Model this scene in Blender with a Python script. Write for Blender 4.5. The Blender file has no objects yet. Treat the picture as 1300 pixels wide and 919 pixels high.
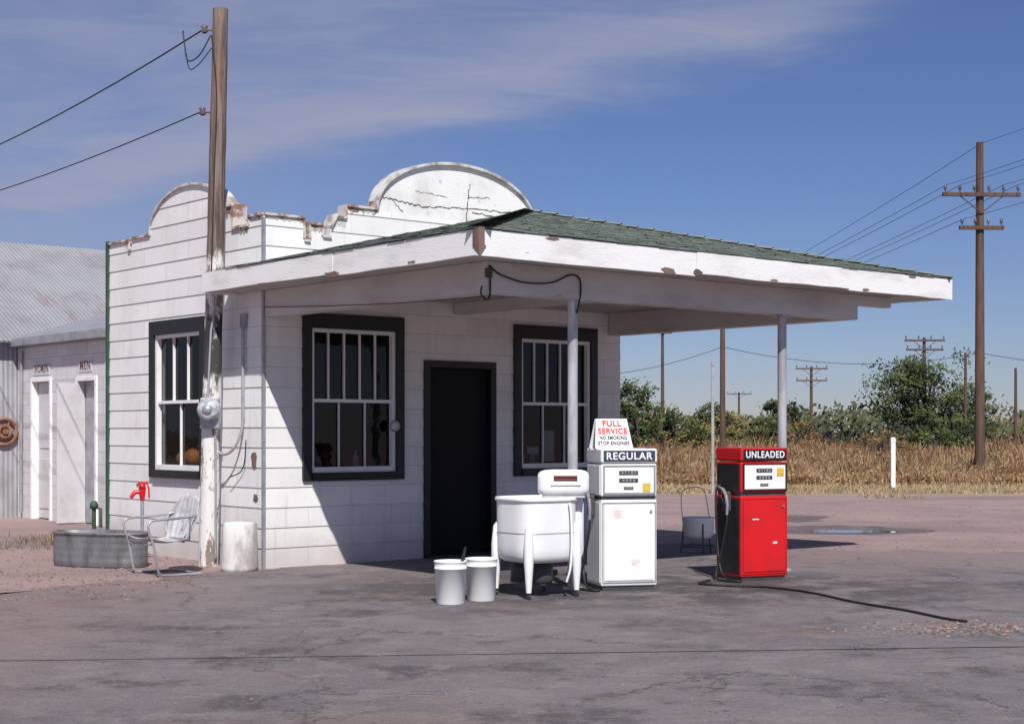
import bpy, math, random
import bmesh
from mathutils import Vector, Matrix, noise as mnoise
R = random.Random(7)
scene = bpy.context.scene
COL = scene.collection

# ------------------------------------------------------------------ materials
def newmat(name):
    m = bpy.data.materials.new(name); m.use_nodes = True
    nt = m.node_tree
    return m, nt, nt.nodes['Principled BSDF']
def N(nt, t, **kw):
    n = nt.nodes.new(t)
    for k, v in kw.items(): setattr(n, k, v)
    return n
def setin(nt, sock, v):
    if isinstance(v, bpy.types.NodeSocket): nt.links.new(v, sock)
    elif isinstance(v, (tuple, list)) and len(v) == 3 and sock.type == 'RGBA': sock.default_value = (*v, 1)
    else: sock.default_value = v
def coords(nt, scale=(1, 1, 1), rot=(0, 0, 0), kind='Object'):
    tc = N(nt, 'ShaderNodeTexCoord'); mp = N(nt, 'ShaderNodeMapping')
    nt.links.new(tc.outputs[kind], mp.inputs[0])
    mp.inputs['Scale'].default_value = scale; mp.inputs['Rotation'].default_value = rot
    return mp.outputs[0]
def noise(nt, scale, detail=5, rough=.6, vec=None, dist=0):
    n = N(nt, 'ShaderNodeTexNoise')
    nt.links.new(vec if vec is not None else coords(nt), n.inputs['Vector'])
    n.inputs['Scale'].default_value = scale; n.inputs['Detail'].default_value = detail
    n.inputs['Roughness'].default_value = rough; n.inputs['Distortion'].default_value = dist
    return n.outputs['Fac']
def sstep(nt, v, lo, hi, a=0., b=1.):
    n = N(nt, 'ShaderNodeMapRange'); n.interpolation_type = 'SMOOTHSTEP'
    setin(nt, n.inputs[0], v); n.inputs[1].default_value = lo; n.inputs[2].default_value = hi
    n.inputs[3].default_value = a; n.inputs[4].default_value = b
    return n.outputs[0]
def mixc(nt, f, a, b, blend='MIX'):
    n = N(nt, 'ShaderNodeMix', data_type='RGBA', blend_type=blend)
    setin(nt, n.inputs[0], f); setin(nt, n.inputs[6], a); setin(nt, n.inputs[7], b)
    return n.outputs[2]
def mth(nt, op, a, b=None, c=None, clamp=False):
    n = N(nt, 'ShaderNodeMath', operation=op); n.use_clamp = clamp
    setin(nt, n.inputs[0], a)
    if b is not None: setin(nt, n.inputs[1], b)
    if c is not None: setin(nt, n.inputs[2], c)
    return n.outputs[0]
def bump(nt, bsdf, h, strength=.3, dist=.01):
    b = N(nt, 'ShaderNodeBump'); b.inputs['Strength'].default_value = strength
    b.inputs['Distance'].default_value = dist
    nt.links.new(h, b.inputs['Height']); nt.links.new(b.outputs[0], bsdf.inputs['Normal'])
def wmat(name, c1, c2=None, scale=3, lo=.45, hi=.7, rough=.6, bs=30, bst=.15, metal=0, c3=None, s3=12, lo3=.62, hi3=.68, stretch=(1, 1, 1)):
    m, nt, b = newmat(name)
    v = coords(nt, stretch)
    if c2 is None: c2 = tuple(x*.75 for x in c1)
    col = mixc(nt, sstep(nt, noise(nt, scale, 6, .6, v), lo, hi), c1, c2)
    if c3: col = mixc(nt, sstep(nt, noise(nt, s3, 6, .65, v), lo3, hi3), col, c3)
    nt.links.new(col, b.inputs['Base Color'])
    b.inputs['Roughness'].default_value = rough; b.inputs['Metallic'].default_value = metal
    if bst: bump(nt, b, noise(nt, bs, 6, .6, v), bst, .01)
    return m
def sepz(nt):
    s = N(nt, 'ShaderNodeSeparateXYZ'); tc = N(nt, 'ShaderNodeTexCoord')
    nt.links.new(tc.outputs['Object'], s.inputs[0]); return s.outputs

COURSE = .236
def siding_mat(name, axis='x', grime=.9):
    m, nt, b = newmat(name)
    tc = N(nt, 'ShaderNodeTexCoord'); sep = N(nt, 'ShaderNodeSeparateXYZ'); nt.links.new(tc.outputs['Object'], sep.inputs[0])
    cmb = N(nt, 'ShaderNodeCombineXYZ')
    nt.links.new(sep.outputs[0 if axis == 'x' else 1], cmb.inputs[0]); nt.links.new(sep.outputs[2], cmb.inputs[1])
    br = N(nt, 'ShaderNodeTexBrick'); nt.links.new(cmb.outputs[0], br.inputs['Vector'])
    br.inputs['Scale'].default_value = 1; br.inputs['Brick Width'].default_value = 1.21; br.inputs['Row Height'].default_value = COURSE
    br.inputs['Mortar Size'].default_value = .003; br.inputs['Mortar Smooth'].default_value = .3
    br.inputs['Color1'].default_value = (.85, .84, .83, 1); br.inputs['Color2'].default_value = (.76, .75, .75, 1)
    br.inputs['Mortar'].default_value = (.48, .46, .45, 1)
    col = br.outputs['Color']
    v = coords(nt)
    col = mixc(nt, sstep(nt, noise(nt, 1.3, 7, .65, v), .44, .74, 0, .55), col, (.64, .61, .58))
    vs = coords(nt, (9, 9, .7))
    col = mixc(nt, sstep(nt, noise(nt, 1.2, 5, .6, vs), .54, .8, 0, .5), col, (.50, .45, .40))
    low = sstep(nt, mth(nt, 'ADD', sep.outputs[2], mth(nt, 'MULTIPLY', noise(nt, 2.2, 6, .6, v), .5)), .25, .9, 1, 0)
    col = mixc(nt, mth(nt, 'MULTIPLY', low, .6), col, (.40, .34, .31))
    chips = sstep(nt, noise(nt, 9, 8, .7, coords(nt, (1, 1, 2.5))), .67, .705, 0, grime)
    col = mixc(nt, chips, col, (.28, .20, .16))
    col = mixc(nt, sstep(nt, noise(nt, 30, 5, .7, v), .60, .72, 0, .6), col, (.46, .41, .38))
    nt.links.new(col, b.inputs['Base Color']); b.inputs['Roughness'].default_value = .62
    bump(nt, b, noise(nt, 22, 6, .65, v), .2, .008)
    return m
M = {}
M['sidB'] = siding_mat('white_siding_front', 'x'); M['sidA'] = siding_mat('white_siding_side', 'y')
M['stucco'] = wmat('white_plaster', (.80, .79, .78), (.58, .56, .54), 1.6, .42, .75, .8, 40, .4, c3=(.30, .27, .26), s3=6, lo3=.57, hi3=.8)
M['white'] = wmat('white_trim_paint', (.84, .83, .83), (.72, .70, .69), 2.5, .45, .8, .55, 40, .1, c3=(.3, .22, .18), s3=7, lo3=.69, hi3=.73)
M['fascia'] = wmat('white_fascia_paint', (.84, .83, .82), (.66, .63, .61), 2.4, .45, .75, .6, 30, .3, c3=(.33, .26, .22), s3=6, lo3=.67, hi3=.72, stretch=(.5, .5, 1.8))
M['soffit'] = wmat('shade_toned_white_soffit', (.48, .455, .43), (.34, .315, .30), 1.3, .4, .8, .7, 40, .12)  # soffit white darkened and warmed in the colour to tone the canopy shade
M['beamw'] = wmat('shade_toned_white_beam', (.62, .595, .575), (.45, .42, .40), 1.5, .4, .75, .6, 40, .2, c3=(.28, .23, .2), s3=5, lo3=.64, hi3=.74, stretch=(.5, .5, 1.5))  # beam white likewise darkened and warmed in colour, for the shade under the roof
M['cleanwhite'] = wmat('white_enamel', (.82, .82, .81), (.74, .73, .71), 3, .5, .8, .32, 60, .02, c3=(.5, .43, .37), s3=6, lo3=.68, hi3=.8)
M['purewhite'] = wmat('white_lettering', (.85, .85, .85), (.8, .8, .8), bst=0)
M['darktrim'] = wmat('black_green_trim_paint', (.009, .011, .011), (.022, .022, .02), 5, .5, .8, .5, 40, .15, c3=(.08, .075, .07), s3=14, lo3=.66, hi3=.74)
M['doorblack'] = wmat('black_door_screen', (.004, .004, .0045), (.007, .006, .006), 4, .5, .8, .85, 200, .1)
M['green'] = wmat('dark_green_trim', (.03, .07, .045), (.08, .09, .07), 6, .5, .8, .6)
M['rust'] = wmat('rusty_metal', (.22, .09, .05), (.35, .2, .14), 8, .4, .7, .8, 40, .3)
M['coping'] = wmat('weathered_coping', (.26, .15, .11), (.60, .55, .52), 6, .42, .55, .75, 40, .3)
M['rim'] = wmat('arch_rim', (.62, .6, .58), (.28, .24, .22), 6, .4, .66, .8, 40, .3)
M['wood'] = wmat('bare_wood', (.20, .13, .10), (.10, .07, .055), 5, .4, .7, .8, 30, .4, stretch=(1, 1, .2))
M['crack'] = wmat('crack_dark', (.10, .085, .08))
M['galv'] = wmat('galvanised_metal', (.42, .43, .46), (.3, .3, .32), 4, .4, .7, .45, 30, .08, metal=.4, c3=(.28, .2, .16), s3=6, lo3=.68, hi3=.75)
M['tankmetal'] = wmat('stock_tank_metal', (.22, .225, .24), (.12, .115, .115), 3, .4, .7, .5, 30, .1, metal=.35, stretch=(2, 2, .6))
M['colmetal'] = wmat('grey_metal_column', (.58, .58, .61), (.40, .39, .41), 4, .4, .65, .33, 30, .08, metal=.35, stretch=(2, 2, .5), c3=(.25, .18, .14), s3=5, lo3=.66, hi3=.74)
M['dark'] = wmat('interior_shade_black', (.007, .006, .006), (.012, .010, .009), 3, .4, .7, .9, 10, 0)  # darkness of the room behind the glass, held in a near-black colour
M['midin'] = wmat('interior_goods', (.035, .025, .018), (.015, .02, .03), 7, .45, .55, .7, 10, 0)  # counters and goods kept dark in colour to go with the dim room
M['rubber'] = wmat('black_rubber', (.012, .012, .013), (.02, .02, .02), 6, .4, .7, .55, 30, .05)
M['black'] = wmat('black_paint', (.012, .012, .013), (.02, .02, .02), 6, .4, .7, .4, 30, .03)
M['slate'] = wmat('dark_blue_header_strip', (.035, .05, .09), (.05, .065, .105), 6, .4, .7, .4, 30, .03)
M['dgrey'] = wmat('dark_grey_metal', (.045, .045, .05), (.07, .066, .066), 6, .4, .7, .5, 30, .08)
M['red'] = wmat('red_enamel', (.64, .010, .014), (.48, .014, .016), 3, .4, .72, .34, 50, .03, c3=(.25, .02, .02), s3=5, lo3=.66, hi3=.8)
M['redtxt'] = wmat('red_lettering', (.6, .03, .03), bst=0)
M['palered'] = wmat('faded_red_print', (.7, .35, .33), bst=0)
M['blacktxt'] = wmat('black_lettering', (.02, .02, .025), bst=0)
M['browntxt'] = wmat('brown_lettering', (.16, .09, .08), bst=0)
M['yellow'] = wmat('yellow_sticker', (.75, .5, .05), bst=0)
M['orange'] = wmat('pumpkin_skin', (.70, .24, .05), (.55, .16, .04), 6, rough=.5)
M['chrome'] = wmat('bright_trim', (.6, .6, .62), (.5, .5, .5), 5, .4, .7, .25, 30, .02, metal=.8)
M['bucket'] = wmat('white_plastic', (.86, .86, .85), (.78, .76, .73), 4, .5, .8, .45, 30, .03, c3=(.55, .5, .45), s3=9, lo3=.66, hi3=.75)
M['concrete'] = wmat('painted_concrete', (.68, .66, .65), (.40, .36, .34), 4, .4, .65, .85, 30, .4, stretch=(1, 1, .6))
M['doorpale'] = wmat('pale_door_paint', (.6, .58, .6), (.48, .46, .47), 3, .4, .8, .6)
M['paper'] = wmat('paper', (.6, .58, .55), bst=0)
M['meterglass'] = wmat('meter_face', (.55, .57, .6), (.30, .31, .35), 20, .4, .6, .15, 30, 0)
M['polebrown'] = wmat('weathered_pole', (.13, .075, .055), (.07, .045, .035), 5, .35, .7, .9, 25, .5, stretch=(3, 3, .25))
M['insul'] = wmat('insulator_glass', (.12, .09, .08), (.2, .2, .2), rough=.25, bst=0)
M['rollr'] = wmat('roller_rubber', (.16, .03, .03), (.06, .02, .02))

def glass_mat():
    m, nt, b = newmat('window_glass'); nt.nodes.remove(b)
    out = nt.nodes['Material Output']
    tr = N(nt, 'ShaderNodeBsdfTransparent'); tr.inputs[0].default_value = (.45, .48, .5, 1)
    gl = N(nt, 'ShaderNodeBsdfGlossy'); gl.inputs['Roughness'].default_value = .02; gl.inputs[0].default_value = (.9, .9, .95, 1)
    bn = N(nt, 'ShaderNodeBump'); bn.inputs['Strength'].default_value = .12; bn.inputs['Distance'].default_value = .03
    nt.links.new(noise(nt, 2.0, 3, .5), bn.inputs['Height']); nt.links.new(bn.outputs[0], gl.inputs['Normal'])
    ge = N(nt, 'ShaderNodeNewGeometry'); dp = N(nt, 'ShaderNodeVectorMath', operation='DOT_PRODUCT')
    nt.links.new(ge.outputs['Normal'], dp.inputs[0]); nt.links.new(ge.outputs['Incoming'], dp.inputs[1])
    k = mth(nt, 'POWER', mth(nt, 'SUBTRACT', 1.0, mth(nt, 'ABSOLUTE', dp.outputs['Value']), clamp=True), 5.0)
    mx = N(nt, 'ShaderNodeMixShader')
    nt.links.new(mth(nt, 'MULTIPLY_ADD', k, .8, .035, True), mx.inputs[0])
    nt.links.new(tr.outputs[0], mx.inputs[1]); nt.links.new(gl.outputs[0], mx.inputs[2]); nt.links.new(mx.outputs[0], out.inputs[0])
    return m
M['glass'] = glass_mat()

def shingle_mat():
    m, nt, b = newmat('green_shingles')
    v = coords(nt)
    vo = N(nt, 'ShaderNodeTexVoronoi'); vo.inputs['Scale'].default_value = 5; nt.links.new(v, vo.inputs['Vector'])
    col = mixc(nt, sstep(nt, noise(nt, 1.2, 5, .6, v), .35, .7), (.20, .25, .215), (.26, .285, .255))
    bw = N(nt, 'ShaderNodeRGBToBW'); nt.links.new(vo.outputs['Color'], bw.inputs[0])
    col = mixc(nt, mth(nt, 'MULTIPLY', bw.outputs[0], .7), col, (.14, .17, .15))
    col = mixc(nt, sstep(nt, noise(nt, 5, 6, .7, v), .52, .70), col, (.36, .35, .32))
    nt.links.new(col, b.inputs['Base Color']); b.inputs['Roughness'].default_value = .95; b.inputs['Specular IOR Level'].default_value = .2
    bump(nt, b, noise(nt, 60, 3, .6, v), .2, .006)
    return m
M['shingle'] = shingle_mat()

def corr_mat(name, axis, c1, c2):
    m, nt, b = newmat(name)
    s = sepz(nt)
    w = mth(nt, 'SINE', mth(nt, 'MULTIPLY', s[axis], 2*math.pi/.09))
    v = coords(nt)
    col = mixc(nt, sstep(nt, noise(nt, .9, 6, .6, v), .4, .7), c1, c2)
    col = mixc(nt, sstep(nt, noise(nt, 1.1, 6, .7, coords(nt, (3, .5, .5))), .54, .70), col, (.27, .19, .17))
    col = mixc(nt, sstep(nt, w, -1, .2, .2, 0), col, (.12, .12, .13))
    nt.links.new(col, b.inputs['Base Color']); b.inputs['Roughness'].default_value = .6; b.inputs['Metallic'].default_value = .1
    bump(nt, b, w, .45, .015)
    return m
M['corrX'] = corr_mat('corrugated_roof_metal', 0, (.36, .36, .38), (.27, .265, .28))
M['corrW'] = corr_mat('corrugated_wall_metal', 0, (.42, .42, .45), (.3, .29, .31))

def block_mat():
    m, nt, b = newmat('white_block_wall')
    tc = N(nt, 'ShaderNodeTexCoord'); sep = N(nt, 'ShaderNodeSeparateXYZ'); nt.links.new(tc.outputs['Object'], sep.inputs[0])
    cmb = N(nt, 'ShaderNodeCombineXYZ')
    nt.links.new(mth(nt, 'ADD', sep.outputs[0], sep.outputs[1]), cmb.inputs[0]); nt.links.new(sep.outputs[2], cmb.inputs[1])
    br = N(nt, 'ShaderNodeTexBrick'); nt.links.new(cmb.outputs[0], br.inputs['Vector'])
    br.inputs['Scale'].default_value = 1; br.inputs['Brick Width'].default_value = .42; br.inputs['Row Height'].default_value = .21
    br.inputs['Mortar Size'].default_value = .008
    br.inputs['Color1'].default_value = (.66, .64, .66, 1); br.inputs['Color2'].default_value = (.58, .56, .58, 1); br.inputs['Mortar'].default_value = (.45, .43, .45, 1)
    col = mixc(nt, sstep(nt, noise(nt, 1.5, 6), .5, .75, 0, .6), br.outputs['Color'], (.45, .4, .4))
    nt.links.new(col, b.inputs['Base Color']); b.inputs['Roughness'].default_value = .85
    bump(nt, b, br.outputs['Fac'], -.4, .01)
    return m
M['block'] = block_mat()

def pole_mat():
    m, nt, b = newmat('painted_pole_wood')
    z = sepz(nt)[2]; v2 = coords(nt, (1, 1, .35)); vg = coords(nt, (7, 7, .35))
    wood = mixc(nt, sstep(nt, noise(nt, 4, 7, .7, vg), .36, .62), (.25, .18, .155), (.09, .065, .055))
    wood = mixc(nt, sstep(nt, noise(nt, 1.1, 5, .7, v2), .5, .62, 0, .6), wood, (.28, .15, .11))
    white = mixc(nt, sstep(nt, noise(nt, 5, 7, .75, v2), .51, .57), (.76, .74, .72), (.28, .21, .18))
    nz = noise(nt, 4, 6, .7, v2)
    zz = mth(nt, 'ADD', z, mth(nt, 'MULTIPLY', mth(nt, 'SUBTRACT', nz, .5), 1.0))
    col = mixc(nt, sstep(nt, zz, 3.6, 3.75), white, wood)
    char = mth(nt, 'MULTIPLY', sstep(nt, zz, 2.15, 2.3), sstep(nt, zz, 2.85, 3.0, 1, 0))
    char = mth(nt, 'MULTIPLY', char, sstep(nt, noise(nt, 3, 6, .7, coords(nt, (1.5, 1.5, .5), (0, 0, 1))), .36, .43))
    col = mixc(nt, mth(nt, 'MULTIPLY', char, .95), col, (.02, .016, .015))
    nt.links.new(col, b.inputs['Base Color']); b.inputs['Roughness'].default_value = .9
    bump(nt, b, noise(nt, 5, 7, .7, vg), .9, .02)
    return m
M['pole'] = pole_mat()

def ground_mat():
    m, nt, b = newmat('dirt_and_field')
    s = sepz(nt); v = coords(nt)
    c = mixc(nt, sstep(nt, noise(nt, .5, 8, .65, v), .35, .65), (.36, .25, .23), (.27, .19, .18))
    c = mixc(nt, sstep(nt, noise(nt, .22, 5, .6, coords(nt, (.35, 1.4, 1))), .5, .68, 0, .7), c, (.19, .145, .15))
    c = mixc(nt, sstep(nt, noise(nt, 2.2, 8, .7, v), .54, .68, 0, .45), c, (.18, .14, .135))
    c = mixc(nt, sstep(nt, noise(nt, 14, 6, .75, v), .5, .75, 0, .6), c, (.44, .34, .31))
    c = mixc(nt, sstep(nt, noise(nt, 40, 4, .75, v), .56, .7, 0, .6), c, (.12, .095, .095))
    yy = mth(nt, 'ADD', s[1], mth(nt, 'MULTIPLY', mth(nt, 'SUBTRACT', noise(nt, .35, 5, .6, v), .5), 8))
    gr = mixc(nt, sstep(nt, noise(nt, .8, 6, .7, coords(nt, (.3, 1, 1))), .35, .65), (.44, .34, .21), (.29, .21, .13))
    c = mixc(nt, sstep(nt, yy, 37.5, 40.5), c, gr)
    c = mixc(nt, sstep(nt, yy, 48, 54), c, (.17, .105, .06))
    nt.links.new(c, b.inputs['Base Color']); b.inputs['Roughness'].default_value = .95
    h = mth(nt, 'ADD', noise(nt, 6, 8, .7, v), mth(nt, 'MULTIPLY', noise(nt, 45, 4, .7, v), .4))
    bump(nt, b, h, .7, .04)
    return m
def pave_mat():
    m, nt, b = newmat('old_concrete_apron')
    v = coords(nt)
    c = mixc(nt, sstep(nt, noise(nt, .45, 8, .65, v), .36, .64), (.225, .193, .196), (.155, .134, .139))
    vp = N(nt, 'ShaderNodeTexVoronoi'); vp.inputs['Scale'].default_value = .38
    wn = N(nt, 'ShaderNodeTexNoise'); nt.links.new(v, wn.inputs['Vector']); wn.inputs['Scale'].default_value = 1.8; wn.inputs['Detail'].default_value = 9; wn.inputs['Roughness'].default_value = .7
    wv = N(nt, 'ShaderNodeMix', data_type='VECTOR'); wv.inputs[0].default_value = .4
    nt.links.new(v, wv.inputs[4]); nt.links.new(wn.outputs['Color'], wv.inputs[5]); nt.links.new(wv.outputs[1], vp.inputs['Vector'])
    bw = N(nt, 'ShaderNodeRGBToBW'); nt.links.new(vp.outputs['Color'], bw.inputs[0])
    c = mixc(nt, sstep(nt, bw.outputs[0], .25, .75, 0, .5), c, (.11, .096, .102))
    c = mixc(nt, sstep(nt, noise(nt, 2.6, 9, .72, v), .47, .65, 0, .7), c, (.275, .237, .232))
    c = mixc(nt, sstep(nt, noise(nt, .9, 8, .75, v), .53, .62, 0, .72), c, (.078, .066, .07))
    c = mixc(nt, sstep(nt, noise(nt, .42, 9, .72, coords(nt, (.8, 1.1, 1), (0, 0, .35))), .55, .63, 0, .6), c, (.26, .187, .162))
    # small dark drips and spots
    c = mixc(nt, sstep(nt, noise(nt, 5.5, 7, .75, v), .61, .67, 0, .65), c, (.05, .043, .045))
    s = sepz(nt)
    dx = mth(nt, 'DIVIDE', mth(nt, 'SUBTRACT', s[0], 1.6), 3.8); dy = mth(nt, 'DIVIDE', mth(nt, 'SUBTRACT', s[1], 15.9), 2.2)
    rr_ = mth(nt, 'ADD', mth(nt, 'MULTIPLY', dx, dx), mth(nt, 'MULTIPLY', dy, dy))
    oil = mth(nt, 'MULTIPLY', sstep(nt, rr_, .2, 1.2, 1, 0), sstep(nt, noise(nt, 1.7, 7, .7, v), .4, .56))
    c = mixc(nt, mth(nt, 'MULTIPLY', oil, .75), c, (.045, .038, .04))
    dn = noise(nt, 1.0, 8, .7, v)
    d1 = mth(nt, 'ADD', s[0], mth(nt, 'MULTIPLY', dn, 4.0))
    c = mixc(nt, sstep(nt, d1, -2.2, -.6, .6, 0), c, (.28, .19, .17))
    # dust blown in from the road along the far edge
    d3 = mth(nt, 'ADD', s[1], mth(nt, 'MULTIPLY', dn, 5.0))
    c = mixc(nt, mth(nt, 'MULTIPLY', sstep(nt, d3, 20.0, 22.0), sstep(nt, s[0], 2.6, 4.0)), c, (.27, .20, .19))
    c = mixc(nt, sstep(nt, noise(nt, 38, 4, .8, v), .53, .68, 0, .75), c, (.075, .065, .068))
    c = mixc(nt, sstep(nt, noise(nt, 55, 4, .75, coords(nt, (1, 1, 1), (0, 0, 1))), .56, .70, 0, .65), c, (.37, .32, .31))
    nv = N(nt, 'ShaderNodeTexNoise'); nt.links.new(v, nv.inputs['Vector']); nv.inputs['Scale'].default_value = 1.1; nv.inputs['Detail'].default_value = 8; nv.inputs['Roughness'].default_value = .65
    add = N(nt, 'ShaderNodeMix', data_type='VECTOR'); add.inputs[0].default_value = .45
    nt.links.new(v, add.inputs[4]); nt.links.new(nv.outputs['Color'], add.inputs[5])
    def crack(sc, w):
        vo = N(nt, 'ShaderNodeTexVoronoi', feature='DISTANCE_TO_EDGE'); vo.inputs['Scale'].default_value = sc
        nt.links.new(add.outputs[1], vo.inputs['Vector']); return sstep(nt, vo.outputs['Distance'], 0, w, 1, 0)
    k1 = mth(nt, 'MULTIPLY', crack(.6, .006), sstep(nt, noise(nt, .6, 4, .6, v), .42, .56, .05, .8))
    k2 = mth(nt, 'MULTIPLY', crack(2.4, .016), sstep(nt, noise(nt, .5, 3, .5, coords(nt, (1, 1, 1), (0, 0, 2))), .52, .61, 0, .6))
    k = mth(nt, 'MAXIMUM', k1, k2)
    c = mixc(nt, mth(nt, 'MULTIPLY', k, .7), c, (.05, .042, .043))
    nt.links.new(c, b.inputs['Base Color'])
    b.inputs['Roughness'].default_value = .85
    h = mth(nt, 'SUBTRACT', mth(nt, 'ADD', noise(nt, 5, 9, .75, v), mth(nt, 'MULTIPLY', noise(nt, 50, 3, .7, v), .45)), mth(nt, 'MULTIPLY', k, .5))
    bump(nt, b, h, .8, .04)
    return m
M['ground'] = ground_mat(); M['pave'] = pave_mat()
def water_mat():
    m, nt, b = newmat('puddle_water')
    b.inputs['Base Color'].default_value = (.05, .045, .045, 1); b.inputs['Roughness'].default_value = .04
    bump(nt, b, noise(nt, 6, 2), .03, .01); return m
M['water'] = water_mat()
M['wet'] = wmat('wet_dirt', (.12, .09, .085), (.2, .15, .14), 2, .4, .7, .7, 20, .4)
def leaf(name, c, v=.25):
    m, nt, b = newmat(name)
    c2 = tuple(x*(1-v) for x in c)
    nt.links.new(mixc(nt, sstep(nt, noise(nt, .9, 3), .4, .6), c, c2), b.inputs['Base Color'])
    b.inputs['Roughness'].default_value = .8; b.inputs['Specular IOR Level'].default_value = .1
    return m
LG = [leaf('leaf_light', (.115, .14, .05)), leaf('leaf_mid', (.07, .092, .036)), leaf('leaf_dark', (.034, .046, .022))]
LY = [leaf('leaf_yellow', (.28, .21, .07)), leaf('leaf_olive', (.145, .14, .052)), leaf('leaf_olive_dark', (.062, .065, .03))]
LO = [leaf('leaf_orange', (.28, .165, .08)), leaf('leaf_brown', (.18, .12, .065)), leaf('leaf_brown_dark', (.09, .062, .042))]
M['bark'] = wmat('bark', (.09, .07, .055), (.05, .04, .03), 4)
WEED = [leaf('weed_tan', (.38, .265, .145)), leaf('weed_russet', (.27, .145, .08)), leaf('weed_straw', (.47, .36, .21)), leaf('weed_olive', (.14, .13, .06)), leaf('weed_brown', (.18, .11, .065))]

# ------------------------------------------------------------------ mesh builder
class MB:
    def __init__(s, T=None):
        s.v = []; s.f = []; s.mi = []; s.sm = []; s.T = T
    def add(s, vs, fs, m=0, sm=False):
        o = len(s.v)
        s.v += [tuple(s.T(*p)) if s.T else tuple(p) for p in vs]
        for f in fs: s.f.append([o+i for i in f]); s.mi.append(m); s.sm.append(sm)
    def box(s, x0, x1, y0, y1, z0, z1, m=0):
        s.add([(x0, y0, z0), (x1, y0, z0), (x1, y1, z0), (x0, y1, z0), (x0, y0, z1), (x1, y0, z1), (x1, y1, z1), (x0, y1, z1)],
              [(0, 3, 2, 1), (4, 5, 6, 7), (0, 1, 5, 4), (1, 2, 6, 5), (2, 3, 7, 6), (3, 0, 4, 7)], m)
    def quad(s, a, b, c, d, m=0): s.add([a, b, c, d], [(0, 1, 2, 3)], m)
    def tube(s, pts, r, n=10, m=0, cap=True, sx=1.0):
        pts = [Vector(p) for p in pts]; k = len(pts)
        rs = r if isinstance(r, (list, tuple)) else [r]*k
        t0 = (pts[1]-pts[0]).normalized()
        up = Vector((0, 0, 1)) if abs(t0.z) < .9 else Vector((1, 0, 0))
        nrm = t0.cross(up).normalized(); vs = []
        for i, p in enumerate(pts):
            t = (pts[min(i+1, k-1)]-pts[max(i-1, 0)]).normalized()
            nrm = (nrm-t*nrm.dot(t)).normalized(); bi = t.cross(nrm)
            for j in range(n):
                a = 2*math.pi*j/n
                vs.append(p+(nrm*math.cos(a)*sx+bi*math.sin(a))*rs[i])
        fs = [(i*n+j, i*n+(j+1) % n, (i+1)*n+(j+1) % n, (i+1)*n+j) for i in range(k-1) for j in range(n)]
        s.add(vs, fs, m, True)
        if cap:
            s.add(vs[:n], [tuple(range(n-1, -1, -1))], m); s.add(vs[-n:], [tuple(range(n))], m)
    def lathe(s, prof, c=(0, 0, 0), n=24, m=0, fn=None, sm=True):
        vs = []
        for (r, z) in prof:
            for j in range(n):
                a = 2*math.pi*j/n
                x, y = (r*math.cos(a), r*math.sin(a)) if fn is None else fn(r, a)
                vs.append((c[0]+x, c[1]+y, c[2]+z))
        k = len(prof)
        fs = [(i*n+j, i*n+(j+1) % n, (i+1)*n+(j+1) % n, (i+1)*n+j) for i in range(k-1) for j in range(n)]
        s.add(vs, fs, m, sm)
    def obj(s, name, parent=None, mats=None, bevel=0, label=None, recalc=True, solid=0, seg=2):
        me = bpy.data.meshes.new(name); me.from_pydata(s.v, [], s.f)
        for mt in mats: me.materials.append(mt)
        me.polygons.foreach_set('material_index', s.mi); me.polygons.foreach_set('use_smooth', s.sm)
        if recalc:
            bm = bmesh.new(); bm.from_mesh(me)
            bmesh.ops.recalc_face_normals(bm, faces=bm.faces); bm.to_mesh(me); bm.free()
        me.update()
        o = bpy.data.objects.new(name, me); COL.objects.link(o)
        if parent: o.parent = parent
        if bevel:
            b = o.modifiers.new('bevel', 'BEVEL'); b.width = bevel; b.segments = seg; b.limit_method = 'ANGLE'
        if solid:
            b = o.modifiers.new('solid', 'SOLIDIFY'); b.thickness = solid
        if label: o['label'] = label
        return o
def smooth_path(pts, k=5):
    P = [Vector(p) for p in pts]; out = []
    for i in range(len(P)-1):
        p0, p1, p2, p3 = P[max(i-1, 0)], P[i], P[i+1], P[min(i+2, len(P)-1)]
        for j in range(k):
            t = j/k
            out.append(.5*((2*p1)+(p2-p0)*t+(2*p0-5*p1+4*p2-p3)*t*t+(3*p1-p0-3*p2+p3)*t**3))
    return out+[P[-1]]
def thing(name, label, cat, loc=(0, 0, 0), rz=0, group=None):
    o = bpy.data.objects.new(name, None); COL.objects.link(o)
    o.location = loc; o.rotation_euler = (0, 0, rz); o.empty_display_size = .2
    o['label'] = label; o['category'] = cat
    if group: o['group'] = group
    return o
def tag(o, label, cat, group=None, kind=None):
    o['label'] = label; o['category'] = cat
    if group: o['group'] = group
    if kind: o['kind'] = kind
    return o
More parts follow.
